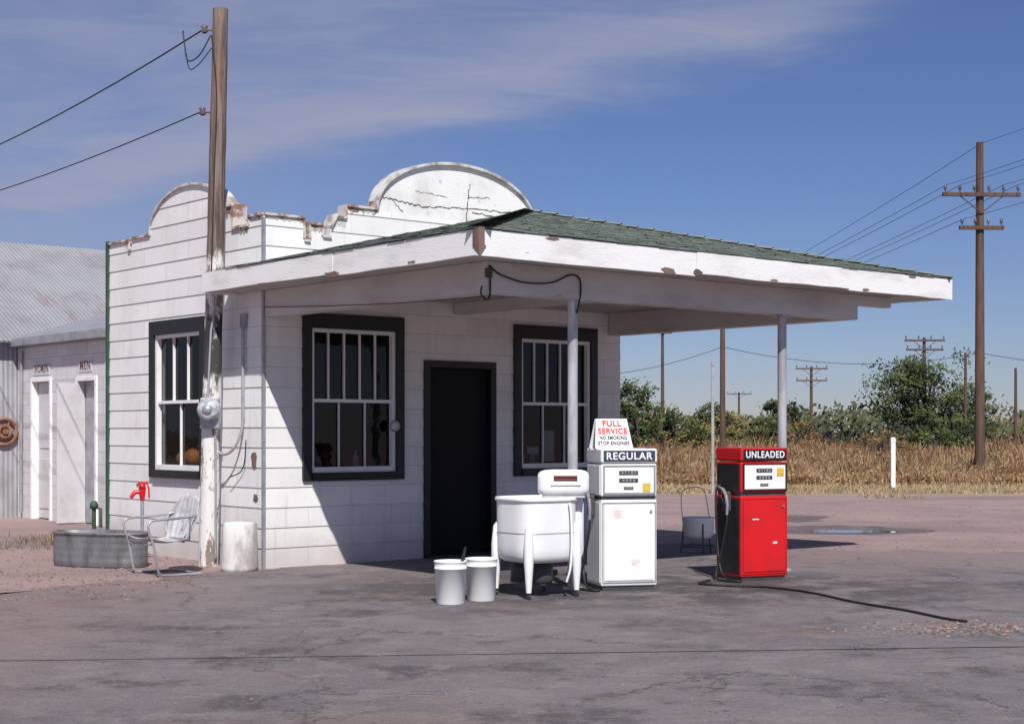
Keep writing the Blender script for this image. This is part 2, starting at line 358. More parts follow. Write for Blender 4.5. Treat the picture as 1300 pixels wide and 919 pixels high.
def text(body, width, height, Mx, parent, mat, name='lettering', ext=.002, off=.012):
    cu = bpy.data.curves.new('t', 'FONT'); cu.body = body; cu.size = 1; cu.extrude = .01; cu.align_x = 'CENTER'; cu.align_y = 'CENTER'; cu.offset = off
    cu.space_character = 1.12
    to = bpy.data.objects.new('t', cu); COL.objects.link(to)
    dg = bpy.context.evaluated_depsgraph_get(); dg.update()
    me = bpy.data.meshes.new_from_object(to.evaluated_get(dg))
    bpy.data.objects.remove(to)
    xs = [v.co.x for v in me.vertices]; ys = [v.co.y for v in me.vertices]
    cx, cy = (min(xs)+max(xs))/2, (min(ys)+max(ys))/2
    sx = width/(max(xs)-min(xs)); sy = height/(max(ys)-min(ys))
    me.transform(Mx @ Matrix.Diagonal((sx, sy, ext/.01, 1)) @ Matrix.Translation((-cx, -cy, 0)))
    me.materials.clear(); me.materials.append(mat)
    o = bpy.data.objects.new(name, me); COL.objects.link(o); o.parent = parent
    return o
def front(x, y, z): return Matrix.Translation((x, y, z)) @ Matrix.Rotation(math.pi/2, 4, 'X')
def sidel(x, y, z): return Matrix.Translation((x, y, z)) @ Matrix.Rotation(-math.pi/2, 4, 'Z') @ Matrix.Rotation(math.pi/2, 4, 'X')

TH = math.radians(39.9); U = Vector((math.cos(TH), math.sin(TH), 0)); V = Vector((-math.sin(TH), math.cos(TH), 0))
O = Vector((-2.896, 18.02, 0))
def W(s, t, z=0): return O+U*s+V*t+Vector((0, 0, z))

# ------------------------------------------------------------------ STATION
st = thing('gas_station', 'small white sided gas station with arched parapets and green shingled canopy', 'building', O, TH)
TB = lambda a, d, z: (a, d, z)
TA = lambda a, d, z: (d, a, z)
def arch(a0, a1, base, rise, n=28):
    c = (a0+a1)/2; h = (a1-a0)/2; out = []
    f = lambda a: base+rise*math.sqrt(max(0, 1-((a-c)/h)**2))
    aa = [c-h*math.cos(math.pi*i/n) for i in range(n+1)]
    for i in range(n): out.append((aa[i], aa[i+1], f(aa[i]), f(aa[i+1])))
    return out
F = lambda a, b, z: (a, b, z, z)
profB = [F(0, .54, 4.13), F(.54, .62, 3.86), F(.62, .80, 4.07), F(.80, .92, 3.93), (.92, 1.0, 4.05, 4.2), F(1.0, 1.14, 4.18), F(1.14, 1.60, 4.33)] + arch(1.60, 4.13, 4.36, .65) + \
        [F(4.13, 4.59, 4.33), F(4.59, 4.9, 4.18), F(4.9, 5.21, 3.95), F(5.21, 5.75, 4.13)]
profA = [F(0, .31, 4.13), F(.31, .69, 4.03), F(.69, .87, 4.31)] + [q for q in arch(.84, 2.84, 4.17, .52) if q[0] >= .869] + [F(2.84, 3.39, 4.16), F(3.39, 3.46, 4.02), F(3.46, 4.06, 4.15)]
qs = [q for q in profA if q[0] > .8]; gap = min(q[0] for q in qs)
if gap > .8701: profA.insert(3, (.87, gap, 4.36, qs[0][2]))
WIN = [(.516, 1.991, 1.01, 3.02), (3.789, 5.285, 1.01, 3.02)]
DOOR = (2.31, 3.479, 0, 2.505)
WINA = (1.35, 2.824, 1.01, 3.03)
ins = .06
holesB = [(a+ins, b-ins, c+ins, d-ins) for a, b, c, d in WIN]+[(DOOR[0]+.05, DOOR[1]-.05, -1, DOOR[3]-.05)]
holesA = [(WINA[0]+ins, WINA[1]-ins, WINA[2]+ins, WINA[3]-ins)]
def cells(prof, holes):
    cuts = sorted({h[0] for h in holes}|{h[1] for h in holes})
    for (a, b, za, zb) in prof:
        if b-a < 1e-5: continue
        pts = [a]+[c for c in cuts if a+1e-6 < c < b-1e-6]+[b]
        for p, q in zip(pts, pts[1:]):
            zp = za+(zb-za)*(p-a)/(b-a); zq = za+(zb-za)*(q-a)/(b-a); mid = (p+q)/2
            lo = 0; ivs = []
            for h in sorted([h for h in holes if h[0] < mid < h[1]], key=lambda h: h[2]):
                if h[2] > lo: ivs.append((lo, h[2], h[2]))
                lo = h[3]
            ivs.append((lo, zp, zq))
            for iv in ivs: yield p, q, iv
def siding(mb, prof, holes, zmax=99, m=0):
    h = COURSE; n = 24
    for p, q, (lo, hp, hq) in cells(prof, holes):
        for k in range(n):
            c0, c1 = k*h, (k+1)*h
            l = max(lo, c0); ta = min(c1, hp, zmax); tb = min(c1, hq, zmax)
            if max(ta, tb) <= l+1e-5: continue
            ta = max(ta, l); tb = max(tb, l)
            of = lambda z: -(.004+.009*(c1-z)/h)
            mb.quad((p, of(l), l), (q, of(l), l), (q, of(tb), tb), (p, of(ta), ta), m)
            if l == c0: mb.quad((p, -.003, l), (q, -.003, l), (q, of(l), l), (p, of(l), l), m)
def core(mb, prof, holes, d0=.002, d1=.15, amin=-9, m=0):
    for p, q, (lo, hp, hq) in cells(prof, holes):
        p2 = max(p, amin)
        if q <= p2: continue
        mb.add([(p2, d0, lo), (q, d0, lo), (q, d1, lo), (p2, d1, lo), (p2, d0, hp), (q, d0, hq), (q, d1, hq), (p2, d1, hp)],
               [(0, 3, 2, 1), (4, 5, 6, 7), (0, 1, 5, 4), (1, 2, 6, 5), (2, 3, 7, 6), (3, 0, 4, 7)], m)
mb = MB(TB); siding(mb, profB, holesB, 4.31, 0); core(mb, profB, holesB, m=1)
mb.obj('wall', st, [M['sidB'], M['stucco']], label='white lap sided front wall with arched parapet', recalc=False)
mb = MB(TA); siding(mb, profA, holesA, 99, 0); core(mb, profA, holesA, amin=.152, m=1)
mb.obj('wall', st, [M['sidA'], M['stucco']], label='white lap sided side wall with arched parapet', recalc=False)
mb = MB(); mb.box(5.6, 5.75, .152, 3.9, 0, 4.1); mb.obj('wall', st, [M['sidA']])
mb = MB(); mb.box(.152, 5.75, 3.902, 4.058, 0, 4.1); mb.obj('wall', st, [M['sidB']])
mb = MB(); mb.box(.153, 5.597, .153, 3.899, 3.6, 3.72); mb.obj('roof', st, [M['dgrey']])
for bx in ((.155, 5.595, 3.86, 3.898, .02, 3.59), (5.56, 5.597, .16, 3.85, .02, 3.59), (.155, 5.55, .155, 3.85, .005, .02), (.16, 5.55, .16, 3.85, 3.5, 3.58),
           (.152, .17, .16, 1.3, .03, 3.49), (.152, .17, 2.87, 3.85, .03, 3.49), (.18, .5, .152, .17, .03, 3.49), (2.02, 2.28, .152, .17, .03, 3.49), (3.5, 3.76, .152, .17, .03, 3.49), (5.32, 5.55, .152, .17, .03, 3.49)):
    mb = MB(); mb.box(*bx); mb.obj('dark_room_panel', st, [M['dark']])  # near-black panels added so sunlit inner walls don't show bright through the windows
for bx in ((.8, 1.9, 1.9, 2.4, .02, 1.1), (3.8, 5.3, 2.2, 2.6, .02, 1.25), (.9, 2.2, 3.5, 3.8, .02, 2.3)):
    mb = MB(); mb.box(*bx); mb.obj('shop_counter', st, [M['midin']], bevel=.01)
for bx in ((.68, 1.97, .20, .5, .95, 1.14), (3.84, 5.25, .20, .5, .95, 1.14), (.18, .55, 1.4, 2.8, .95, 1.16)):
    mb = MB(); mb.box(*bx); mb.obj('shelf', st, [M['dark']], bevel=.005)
for i in range(22):
    x = R.uniform(.75, 1.8) if i % 2 else R.uniform(4.0, 5.1); r_ = R.uniform(.02, .05); hh = R.uniform(.1, .30)
    mb = MB(); mb.lathe([(0, 0), (r_, 0), (r_, hh*.6), (r_*.4, hh*.75), (r_*.4, hh), (0, hh)], (x, R.uniform(.23, .4), 1.142), 12); mb.obj('bottle', st, [R.choice([M['midin'], M['galv'], M['green'], M['paper'], M['doorpale'], M['rust']])])
for i, (y, r_) in enumerate(((1.62, .13), (1.95, .16), (2.28, .15), (2.58, .12))):
    pk = thing('pumpkin', 'round orange pumpkin on the shelf behind the side window', 'pumpkin', W(.36, y, 1.162), TH, 'pumpkins behind the side window')
    mb = MB(); mb.lathe([(0, .01), (.5*r_, 0), (.92*r_, .35*r_), (r_, .75*r_), (.9*r_, 1.2*r_), (.5*r_, 1.5*r_), (.1*r_, 1.42*r_), (0, 1.42*r_)], n=40, fn=lambda r, a: (r*(1+.05*math.cos(a*9))*math.cos(a), r*(1+.05*math.cos(a*9))*math.sin(a))); mb.obj('shell', pk, [M['orange']])
    mb = MB(); mb.tube([(0, 0, 1.4*r_), (.01, 0, 1.4*r_+.04), (.03, 0, 1.4*r_+.06)], [.018, .012, .012], 8); mb.obj('stem', pk, [M['green']])
mb = MB(); mb.box(-.022, .012, -.022, -.0155, 0, 4.1); mb.box(-.022, -.0155, -.0155, .02, 0, 4.1); mb.obj('corner_trim', st, [M['galv']])
mb = MB(); mb.box(-.04, .03, 4.062, 4.12, 0, 4.2); mb.obj('corner_trim', st, [M['green']], label='dark green corner trim')
def coping(mb, prof, th, d0, d1, m):
    for (a, b, za, zb) in prof:
        mb.add([(a, d0, za), (b, d0, zb), (b, d1, zb), (a, d1, za), (a, d0, za+th), (b, d0, zb+th), (b, d1, zb+th), (a, d1, za+th)],
               [(0, 3, 2, 1), (4, 5, 6, 7), (0, 1, 5, 4), (1, 2, 6, 5), (2, 3, 7, 6), (3, 0, 4, 7)], m)
isf = lambda p: p[2] == p[3] and p[1]-p[0] > .05
flatB = [p for p in profB if isf(p)]; archB = [p for p in profB if not isf(p) and p[1]-p[0] > 1e-4]
def ragged(mb, a0, a1, z0, z1, d, m=0, n=16):
    top = [(a0+(a1-a0)*i/n, d, z1+R.uniform(-.006, .006)) for i in range(n+1)]; bot = [(a0+(a1-a0)*i/n, d, z0+(z1-z0)*R.uniform(.25, .9)) for i in range(n+1)]
    for i in range(n): mb.add([bot[i], bot[i+1], top[i+1], top[i]], [(0, 1, 2, 3)], m)
mb = MB(TB); coping(mb, flatB, .028, -.04, .17, 0); coping(mb, archB, .036, -.05, .19, 1)
for a, z0, z1 in ((.54, 3.9, 4.13), (.62, 3.9, 4.07), (.80, 3.95, 4.07), (1.14, 4.2, 4.33), (1.60, 4.36, 4.45)):
    mb.box(a-.014, a+.014, -.03, .155, z0, z1, 0)
mb.obj('parapet_coping', st, [M['coping'], M['rim']], recalc=False)
flatA = [p for p in profA if isf(p)]; archA = [p for p in profA if not isf(p) and p[1]-p[0] > 1e-4]
mb = MB(TA); coping(mb, flatA, .028, -.04, .17, 0); coping(mb, archA, .03, -.04, .17, 1)
for a, z0, z1 in ((.31, 4.05, 4.13), (.69, 4.05, 4.31), (3.46, 4.04, 4.15)):
    mb.box(a-.014, a+.014, -.03, .17, z0, z1, 0)
mb.obj('parapet_coping', st, [M['coping'], M['rim']], recalc=False)
def rag(T, par, *a):
    mb = MB(T); ragged(mb, *a); mb.obj('bare_wood_patch', par, [M['coping']], recalc=False)
rag(TB, st, .01, .53, 4.06, 4.128, -.0165); rag(TB, st, .625, .795, 3.93, 4.068, -.0165); rag(TB, st, 1.15, 1.59, 4.22, 4.328, -.0165); rag(TB, st, .93, 1.13, 4.04, 4.14, -.0168)
rag(TA, st, .7, .86, 4.12, 4.308, -.0165); rag(TA, st, .34, .52, 3.92, 4.02, -.0165); rag(TA, st, 3.47, 3.6, 3.98, 4.14, -.0165); rag(TA, st, .02, .3, 4.06, 4.128, -.0165)
def ribbon(mb, pts, w, d):
    for i in range(len(pts)-1):
        (a, z), (b, y) = pts[i], pts[i+1]; L = math.hypot(b-a, y-z) or 1; nx, nz = -(y-z)/L*w, (b-a)/L*w
        k0 = .3+.7*R.random(); k1 = .3+.7*R.random()
        mb.quad((a-nx*k0, d, z-nz*k0), (b-nx*k1, d, y-nz*k1), (b+nx*k1, d, y+nz*k1), (a+nx*k0, d, z+nz*k0))
def wig(p, q, n=18, j=.012):
    return [(p[0]+(q[0]-p[0])*i/n+R.uniform(-j, j), p[1]+(q[1]-p[1])*i/n+R.uniform(-j, j)) for i in range(n+1)]
for k, (pp, w_) in enumerate(((wig((1.68, 4.5), (2.3, 4.44))+wig((2.3, 4.44), (3.0, 4.48))+wig((3.0, 4.48), (4.05, 4.50)), .0095), (wig((3.06, 4.80), (3.0, 4.3)), .010), (wig((1.8, 4.52), (2.0, 4.33), 8), .007),
                              (wig((3.1, 4.44), (3.9, 4.40), 14), .008), (wig((2.2, 4.62), (2.7, 4.60), 12), .004), (wig((3.02, 4.62), (3.4, 4.66), 8), .006))):
    mb = MB(TB); ribbon(mb, pp, w_, -.0012-.0004*k); mb.obj('crack', st, [M['crack']], recalc=False)
for (a, z, w, h) in ((.2, 1.27, .07, .11), (.16, .82, .06, .05), (.35, .5, .04, .03), (3.2, .9, .04, .02)):
    mb = MB(TA); n = 12; mb.add([(a+w*math.copysign(abs(math.cos(i*.5236))**.5, math.cos(i*.5236))*R.uniform(.75, 1.1), -.0175, z+h*math.sin(i*.5236)*R.uniform(.7, 1.1)) for i in range(n)], [tuple(range(n))]); mb.obj('bare_wood_patch', st, [M['wood']], recalc=False)
def window(T, a0, a1, z0, z1, up, lo):
    mb = MB(T); tl, tt, tb = .12, .18, .10
    mb.box(a0, a0+tl, -.05, .06, z0, z1); mb.box(a1-tl, a1, -.05, .06, z0, z1)
    mb.box(a0+tl, a1-tl, -.052, .06, z1-tt, z1); mb.box(a0+tl, a1-tl, -.07, .06, z0, z0+tb)
    w = mb.obj('window', st, [M['darktrim']], bevel=.004)
    i0, i1, j0, j1 = a0+tl+.001, a1-tl-.001, z0+tb+.001, z1-tt-.001; f = .045; mid = (j0+j1)/2
    mb = MB(T); mb.box(i0, i0+f, -.015, .055, j0, j1); mb.box(i1-f, i1, -.015, .055, j0, j1)
    mb.box(i0+f-.001, i1-f+.001, -.014, .055, j1-f, j1); mb.box(i0+f-.001, i1-f+.001, -.02, .055, j0, j0+f+.02); mb.box(i0+f-.001, i1-f+.001, .0, .055, mid-.02, mid+.02)
    for n, q0, q1, wd in ((up, mid+.018, j1-f+.002, .009), (lo, j0+f+.018, mid-.018, .0055)):
        for k in range(1, n):
            x = i0+f+(i1-i0-2*f)*k/n; mb.box(x-wd, x+wd, .02, .05, q0, q1)
    mb.obj('frame', w, [M['white']])
    mb = MB(T); mb.quad((i0+f, .052, j0+f), (i1-f, .052, j0+f), (i1-f, .052, j1-f), (i0+f, .052, j1-f)); mb.obj('pane', w, [M['glass']], recalc=False)
    return w
window(TB, *WIN[0], 5, 3); w2 = window(TB, *WIN[1], 5, 3); window(TA, *WINA, 3, 2)
for a, b, c, d_ in ((4.38, 4.58, 1.2, 1.62), (4.8, 4.98, 1.5, 1.7), (4.1, 4.3, 1.3, 1.4)):
    mb = MB(TB); mb.quad((a, .07, c), (b, .07, c), (b, .07, d_), (a, .07, d_)); mb.obj('paper_notice', w2, [M['paper']], recalc=False)
mb = MB(TB); a, b, _, d = DOOR
mb.box(a, a+.09, -.04, .12, 0, d); mb.box(b-.09, b, -.04, .12, 0, d); mb.box(a+.09, b-.09, -.04, .12, d-.09, d); mb.box(a, b, -.12, .15, .0, .04)
mb.obj('door_frame', st, [M['darktrim']], bevel=.004)
mb = MB(TB); x0, x1 = a+.093, b-.093
mb.box(x0, x0+.07, .07, .10, .045, d-.095); mb.box(x1-.07, x1, .07, .10, .045, d-.095)
mb.box(x0+.07, x1-.07, .07, .10, d-.17, d-.095); mb.box(x0+.07, x1-.07, .07, .10, .045, .2); mb.box(x0+.07, x1-.07, .085, .095, .2, d-.17)
dr = mb.obj('door', st, [M['doorblack']], bevel=.003)
mb = MB(TB); mb.tube([(x0+.05, .07, 1.2), (x0+.05, .03, 1.2), (x0+.05, .03, 1.08), (x0+.05, .07, 1.08)], .007, 8); mb.obj('handle', dr, [M['dgrey']])
# ------------- canopy
EV = 3.463; AP = Vector((4.0, -.02, 4.53))
A_ = Vector((-.5, -4.64, EV)); B_ = Vector((6.92, -4.64, EV)); C_ = Vector((6.92, -.02, EV)); D_ = Vector((-.5, -.02, EV))
mb = MB()
mb.add([A_, B_, C_, D_, AP], [(0, 1, 4), (1, 2, 4), (2, 3, 4), (3, 0, 4), (0, 3, 2, 1)])
mb.add([(-.5, -.019, EV), (-.5, .55, EV), (-.022, .55, EV), (-.022, -.019, EV), (-.022, .55, EV+.11), (-.022, -.019, EV+.11)], [(0, 1, 4, 5), (0, 3, 2, 1), (1, 2, 4), (2, 3, 5, 4), (0, 5, 3)])
def shingles(mb, e0, e1, ap, row=.15):
    e0, e1, ap = Vector(e0), Vector(e1), Vector(ap); ed = (e1-e0); L = ed.length; ed.normalize()
    h = (ap-e0)-ed*((ap-e0).dot(ed)); H = h.length; up = h.normalized(); nrm = ed.cross(up)
    if nrm.z < 0: nrm = -nrm
    px = (ap-e0).dot(ed); n = int(H/row)
    for k in range(n+1):
        y0 = k*row-.012; y1 = min(y0+row*1.2, H)
        f0 = max(0, min(1, y0/H)); f1 = max(0, min(1, y1/H))
        l0, r0 = px*f0, L+(px-L)*f0; l1, r1 = px*f1, L+(px-L)*f1
        x = l0-(.15 if k % 2 else 0)-R.uniform(0, .05)
        while x < r0:
            xe = x+.29
            a0 = max(x, l0-.01); b0 = min(xe, r0+.01); a1 = max(x, l1-.01); b1 = min(xe, r1+.01)
            if b0-a0 > .01:
                if b1 < a1: a1 = b1 = min(max((a0+b0)/2, l1), r1)
                jj = R.uniform(-.014, .014) if k else R.uniform(-.006, .003)
                yy = y0+jj; li = .012+R.uniform(0, .010)
                P = lambda xx, y, z: e0+ed*xx+up*y+nrm*z
                mb.quad(P(a0, yy, li), P(b0, yy, li+R.uniform(-.004, .006)), P(b1, y1, .006), P(a1, y1, .006))
                mb.quad(P(a0, yy, li-.008), P(b0, yy, li-.008), P(b0, yy, li), P(a0, yy, li))
            x = xe+.005
shingles(mb, A_, B_, AP); shingles(mb, B_, C_, AP); shingles(mb, D_, A_, AP)
for k in range(3):
    for j in range(2):
        z = EV+.229*(k*.16)+.02
        mb.quad((-.505+k*.16, -.01+j*.29, z), (-.505+k*.16, .27+j*.29, z+.004), (-.34+k*.16, .27+j*.29, z+.03), (-.34+k*.16, -.01+j*.29, z+.03))
def hipcap(p, q):
    p, q = Vector(p), Vector(q); n = int((q-p).length/.22); d = (q-p)/n
    sd = d.cross(Vector((0, 0, 1))).normalized()
    for i in range(n):
        a = p+d*i; b = p+d*(i+1.2); z0 = Vector((0, 0, .045+R.uniform(0, .012))); z1 = Vector((0, 0, .026))
        mb.quad(a-sd*.12+z0*.35, a+z0, b+z1, b-sd*.11+z1*.2); mb.quad(a+z0, a+sd*.12+z0*.35, b+sd*.11+z1*.2, b+z1)
hipcap(A_, AP); hipcap(B_, AP)
cn = mb.obj('canopy', st, [M['shingle']], recalc=False, label='green shingled hipped canopy roof')
fz0, fz1 = 3.222, 3.46
def fasc(x0, x1, y0, y1, dz=0):
    mb = MB(); L = max(x1-x0, y1-y0); n = max(2, int(L/.22)); al = (x1-x0) > (y1-y0); vs = []
    for i in range(n+1):
        f = i/n; z0 = fz0+dz+.010*mnoise.noise(Vector((x0*3+f*L*1.3, y0*2, 1)))+R.uniform(-.003, .003)
        if al: vs += [(x0+f*(x1-x0), y0, z0), (x0+f*(x1-x0), y1, z0), (x0+f*(x1-x0), y1, fz1), (x0+f*(x1-x0), y0, fz1)]
        else: vs += [(x0, y0+f*(y1-y0), z0), (x1, y0+f*(y1-y0), z0), (x1, y0+f*(y1-y0), fz1), (x0, y0+f*(y1-y0), fz1)]
    fs = [(i*4+j, i*4+(j+1) % 4, (i+1)*4+(j+1) % 4, (i+1)*4+j) for i in range(n) for j in range(4)]+[(0, 3, 2, 1), (n*4, n*4+1, n*4+2, n*4+3)]
    mb.add(vs, fs); return mb.obj('fascia', cn, [M['fascia']])
fasc(-.5, 2.38, -4.64, -4.60, -.012); fasc(2.386, 4.9, -4.646, -4.606, .008); fasc(4.905, 6.92, -4.641, -4.601, -.004); fasc(-.5, -.46, -4.598, -2.22, -.006); fasc(-.505, -.465, -2.215, .55, .012); fasc(6.88, 6.92, -4.598, -.02); fasc(-.458, -.03, .51, .55); fasc(5.78, 6.878, -.06, -.02)
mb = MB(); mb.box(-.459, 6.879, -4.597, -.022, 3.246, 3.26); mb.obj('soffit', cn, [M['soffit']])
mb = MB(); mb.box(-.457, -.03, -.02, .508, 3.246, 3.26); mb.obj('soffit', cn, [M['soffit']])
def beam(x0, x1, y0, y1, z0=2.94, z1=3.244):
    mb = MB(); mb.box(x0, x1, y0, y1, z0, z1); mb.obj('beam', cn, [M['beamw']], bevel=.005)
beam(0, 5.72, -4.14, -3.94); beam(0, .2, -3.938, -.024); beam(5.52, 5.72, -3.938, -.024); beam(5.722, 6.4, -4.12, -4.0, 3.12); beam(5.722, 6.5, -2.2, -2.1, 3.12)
beam(2.78, 2.93, -3.938, -.024, 3.1)
mb = MB(); mb.box(-.51, -.44, -4.652, -4.56, 3.30, 3.475); mb.add([(-.511, -4.56, 3.31), (-.511, -4.653, 3.31), (-.42, -4.653, 3.31), (-.5, -4.65, 3.2)], [(0, 1, 3), (1, 2, 3), (0, 2, 3)]); mb.obj('bare_wood_patch', cn, [M['wood']], recalc=False)
for s0, z0, w, h in ((1.97, 3.24, .12, .03), (2.4, 3.25, .07, .035), (5.2, 3.235, .07, .015), (.4, 3.44, .1, .014), (3.6, 3.24, .09, .014), (6.1, 3.44, .08, .014)):
    mb = MB(); mb.add([(s0+w*math.cos(i*.7)*R.uniform(.6, 1.2), -4.6475, z0+h*math.sin(i*.7)*R.uniform(.7, 1.2)) for i in range(9)], [tuple(range(9))]); mb.obj('bare_wood_patch', cn, [M['wood']], recalc=False)
for t0, w, h in ((-2.2, .16, .035), (-3.6, .07, .015), (-.8, .09, .015)):
    mb = MB(); mb.add([(-.5065, t0+w*math.cos(i*.7)*R.uniform(.6, 1.2), 3.24+h*math.sin(i*.7)*R.uniform(.3, 1.2)) for i in range(9)], [tuple(range(9))]); mb.obj('bare_wood_patch', cn, [M['wood']], recalc=False)
for s0 in (1.20, 4.45):
    mb = MB(); mb.tube([(s0, -4.04, 0), (s0, -4.04, 2.94)], .052, 20); mb.lathe([(.10, 0), (.10, .02), (.055, .025)], (s0, -4.04, .006), 16); mb.box(s0-.09, s0+.09, -4.13, -3.95, 2.92, 2.938)
    mb.obj('column', cn, [M['colmetal']])
for pts, r_ in (([(.02, -4.15, 3.2), (.15, -4.16, 3.12), (.45, -4.17, 3.06), (.8, -4.17, 3.08), (1.05, -4.16, 3.17), (1.18, -4.16, 3.15), (1.21, -4.15, 3.0), (1.20, -4.1, 2.8)], .009),
                ([(-.03, -4.1, 3.0), (-.06, -4.12, 2.93), (-.03, -4.16, 2.87), (.02, -4.16, 2.92), (.03, -4.15, 3.2)], .009), ([(-.03, -4.1, 2.9), (-.04, -2.5, 2.93), (-.03, -.6, 3.02), (-.02, -.05, 3.05)], .005)):
    mb = MB(); mb.tube(smooth_path(pts), r_, 6); mb.obj('cable', cn, [M['rubber']])
mb = MB(); mb.box(-.03, .04, -4.18, -4.141, 3.08, 3.17); mb.obj('junction_box', cn, [M['dgrey']], bevel=.004)
mb = MB(); mb.lathe([(.0, -.02), (.072, -.02), (.072, .0), (.0, .0)], (0, 0, 0), 24); th = mb.obj('thermometer', st, [M['galv']]); th.rotation_euler = (math.pi/2, 0, 0); th.location = (1.83, -.075, 1.67)
mb = MB(); mb.lathe([(0, .001), (.055, .001), (.055, .004), (0, .004)], (0, 0, 0), 24); td = mb.obj('dial', th, [M['doorpale']])
mb = MB(TA)
mb.tube([(.396, -.03, 3.0), (.396, -.05, 2.82), (.396, -.05, 1.75)], .02, 10); mb.obj('conduit', st, [M['galv']])
mb = MB(TA); mb.box(.35, .44, -.07, -.02, 2.83, 3.0); mb.obj('junction_box', st, [M['galv']], bevel=.006)
mb = MB(TA); mb.tube(smooth_path([(.396, -.05, 1.8), (.40, -.07, 1.6), (.46, -.12, 1.42), (.58, -.18, 1.33), (.68, -.24, 1.38), (.74, -.27, 1.52)]), .016, 8); mb.obj('cable', st, [M['galv']])
mb = MB(TA); mb.tube(smooth_path([(.36, -.03, 1.5), (.36, -.05, 1.25), (.46, -.05, 1.12), (.62, -.1, 1.06)]), .007, 6); mb.obj('cable', st, [M['rubber']])

# ------------------------------------------------------------------ utility pole at station
pb = W(-.3, .78); PH = 6.64; lean = Vector((.15, 0, PH))
up_ = thing('utility_pole', 'weathered wooden pole with peeling white paint, electric meter and service wires', 'utility pole', pb)
mb = MB(); n = 30
mb.tube([lean*(i/n)+Vector((R.uniform(-.003, .003), R.uniform(-.003, .003), 0)) for i in range(n+1)], [(.118-.028*i/n)*R.uniform(.98, 1.02) for i in range(n+1)], 18); mb.obj('pole', up_, [M['pole']])
mc = lean*(1.9/PH)
mb = MB(); mb.box(mc.x-.1, mc.x+.12, -.2, -.1, 1.64, 2.0); mb.obj('meter_box', up_, [M['galv']], bevel=.01)
mb = MB(); mb.lathe([(.14, 0), (.14, .03), (.125, .05), (.125, .1), (.10, .135), (0, .14)], (0, 0, 0), 24); me_ = mb.obj('electric_meter', up_, [M['meterglass']]); me_.rotation_euler = (math.pi/2, 0, 0); me_.location = (mc.x+.01, -.2, 1.86)
mb = MB(); mb.lathe([(.0, .142), (.06, .14), (.06, .144), (0, .146)], (0, 0, 0), 20); md_ = mb.obj('meter_dial', me_, [M['galv']])
mb = MB(); mb.tube([(.1, -.1, 1.7), (.11, -.11, 1.0), (.11, -.11, .1)], .014, 8); mb.obj('conduit', up_, [M['galv']])
mb = MB(); mb.tube([(.02, -.13, 1.98), (.06, -.13, 2.8), (.14, -.11, 3.3)], .014, 8); mb.obj('conduit', up_, [M['galv']])
for z in (6.40, 5.42):
    mb = MB(); x = lean.x*z/PH; mb.tube([(x-.05, -.02, z-.02), (x-.18, -.0, z-.01)], .012, 8); mb.lathe([(.02, -.05), (.045, -.03), (.03, 0), (.045, .03), (.02, .05)], (x-.19, 0, z), 12); mb.obj('insulator', up_, [M['insul']])
for pts, r_ in (([(.05, -.1, 6.3), (-.08, -.12, 6.06), (-.22, -.1, 6.0), (-.27, -.05, 6.2), (-.3, 0, 6.38)], .009), ([(.06, -.1, 6.15), (-.08, -.12, 5.96), (-.2, -.1, 5.9), (-.25, -.05, 6.1)], .007), ([(.06, -.1, 6.3), (.12, -.1, 5.6), (.09, -.1, 4.6), (.06, -.12, 3.4)], .008)):
    mb = MB(); mb.tube(smooth_path(pts), r_, 6); mb.obj('cable', up_, [M['rubber']])
def wire(p, q, sag, r=.01, label='thin dark overhead wire spanning between utility poles', n=18):
    p, q = Vector(p), Vector(q); mb = MB()
    mb.tube([p.lerp(q, i/n)-Vector((0, 0, sag*4*(i/n)*(1-i/n))) for i in range(n+1)], r, 6)
    return tag(mb.obj('overhead_wire', None, [M['rubber']]), label, 'wire', 'overhead wires')
wire(pb+Vector((-.05, 0, 6.40)), (-17, 35.5, 6.75), .55, .010, 'thick black service wire strung to the station pole')
wire(pb+Vector((-.07, 0, 5.42)), (-17, 35.5, 6.2), .4, .008, 'thick black service wire strung to the station pole')

# ------------------------------------------------------------------ restroom building and barn
rs = thing('restroom_building', 'small white block restroom building with two doors and tin shed roof', 'building', O, TH)
TR = lambda a, d, z: (2.12+d, a, z)
mb = MB(TR); hr = [(9.03, 9.87, -1, 2.55), (10.91, 11.82, -1, 2.58)]
core(mb, [F(8.6, 12.46, 3.17)], hr, 0, .2); mb.obj('wall', rs, [M['block']], recalc=False)
mb = MB(); mb.box(2.322, 6, 8.6, 8.8, 0, 3.17); mb.obj('wall', rs, [M['block']])
mb = MB(); mb.box(2.322, 6, 12.26, 12.46, 0, 3.17); mb.obj('wall', rs, [M['block']])
mb = MB(); mb.box(3.2, 3.3, 8.81, 12.25, 0, 3.1); mb.obj('dark_room_panel', rs, [M['dgrey']])
mb = MB(); mb.box(2.33, 3.19, 10.3, 10.4, 0, 3.1); mb.obj('dark_room_panel', rs, [M['dgrey']])
for (a, b, z) in ((9.03, 9.87, 2.55), (10.91, 11.82, 2.58)):
    mb = MB(TR); mb.box(a, a+.07, -.03, .2, 0, z); mb.box(b-.07, b, -.03, .2, 0, z); mb.box(a+.07, b-.07, -.03, .2, z-.07, z); fr = mb.obj('door_frame', rs, [M['white']], bevel=.005)
mb = MB(TR); mb.box(9.42, 9.8, .12, .16, .02, 2.48); mb.obj('door', rs, [M['galv']])
mb = MB(TR); mb.box(9.78, 9.8, -.4, .1, .02, 2.45); mb.obj('door', rs, [M['doorpale']])
mb = MB(TR); mb.box(10.99, 11.74, .1, .15, .02, 2.5); mb.box(11.05, 11.68, .085, .1, 1.3, 2.3); mb.box(11.05, 11.68, .085, .1, .2, 1.1); mb.obj('door', rs, [M['doorpale']], bevel=.006)
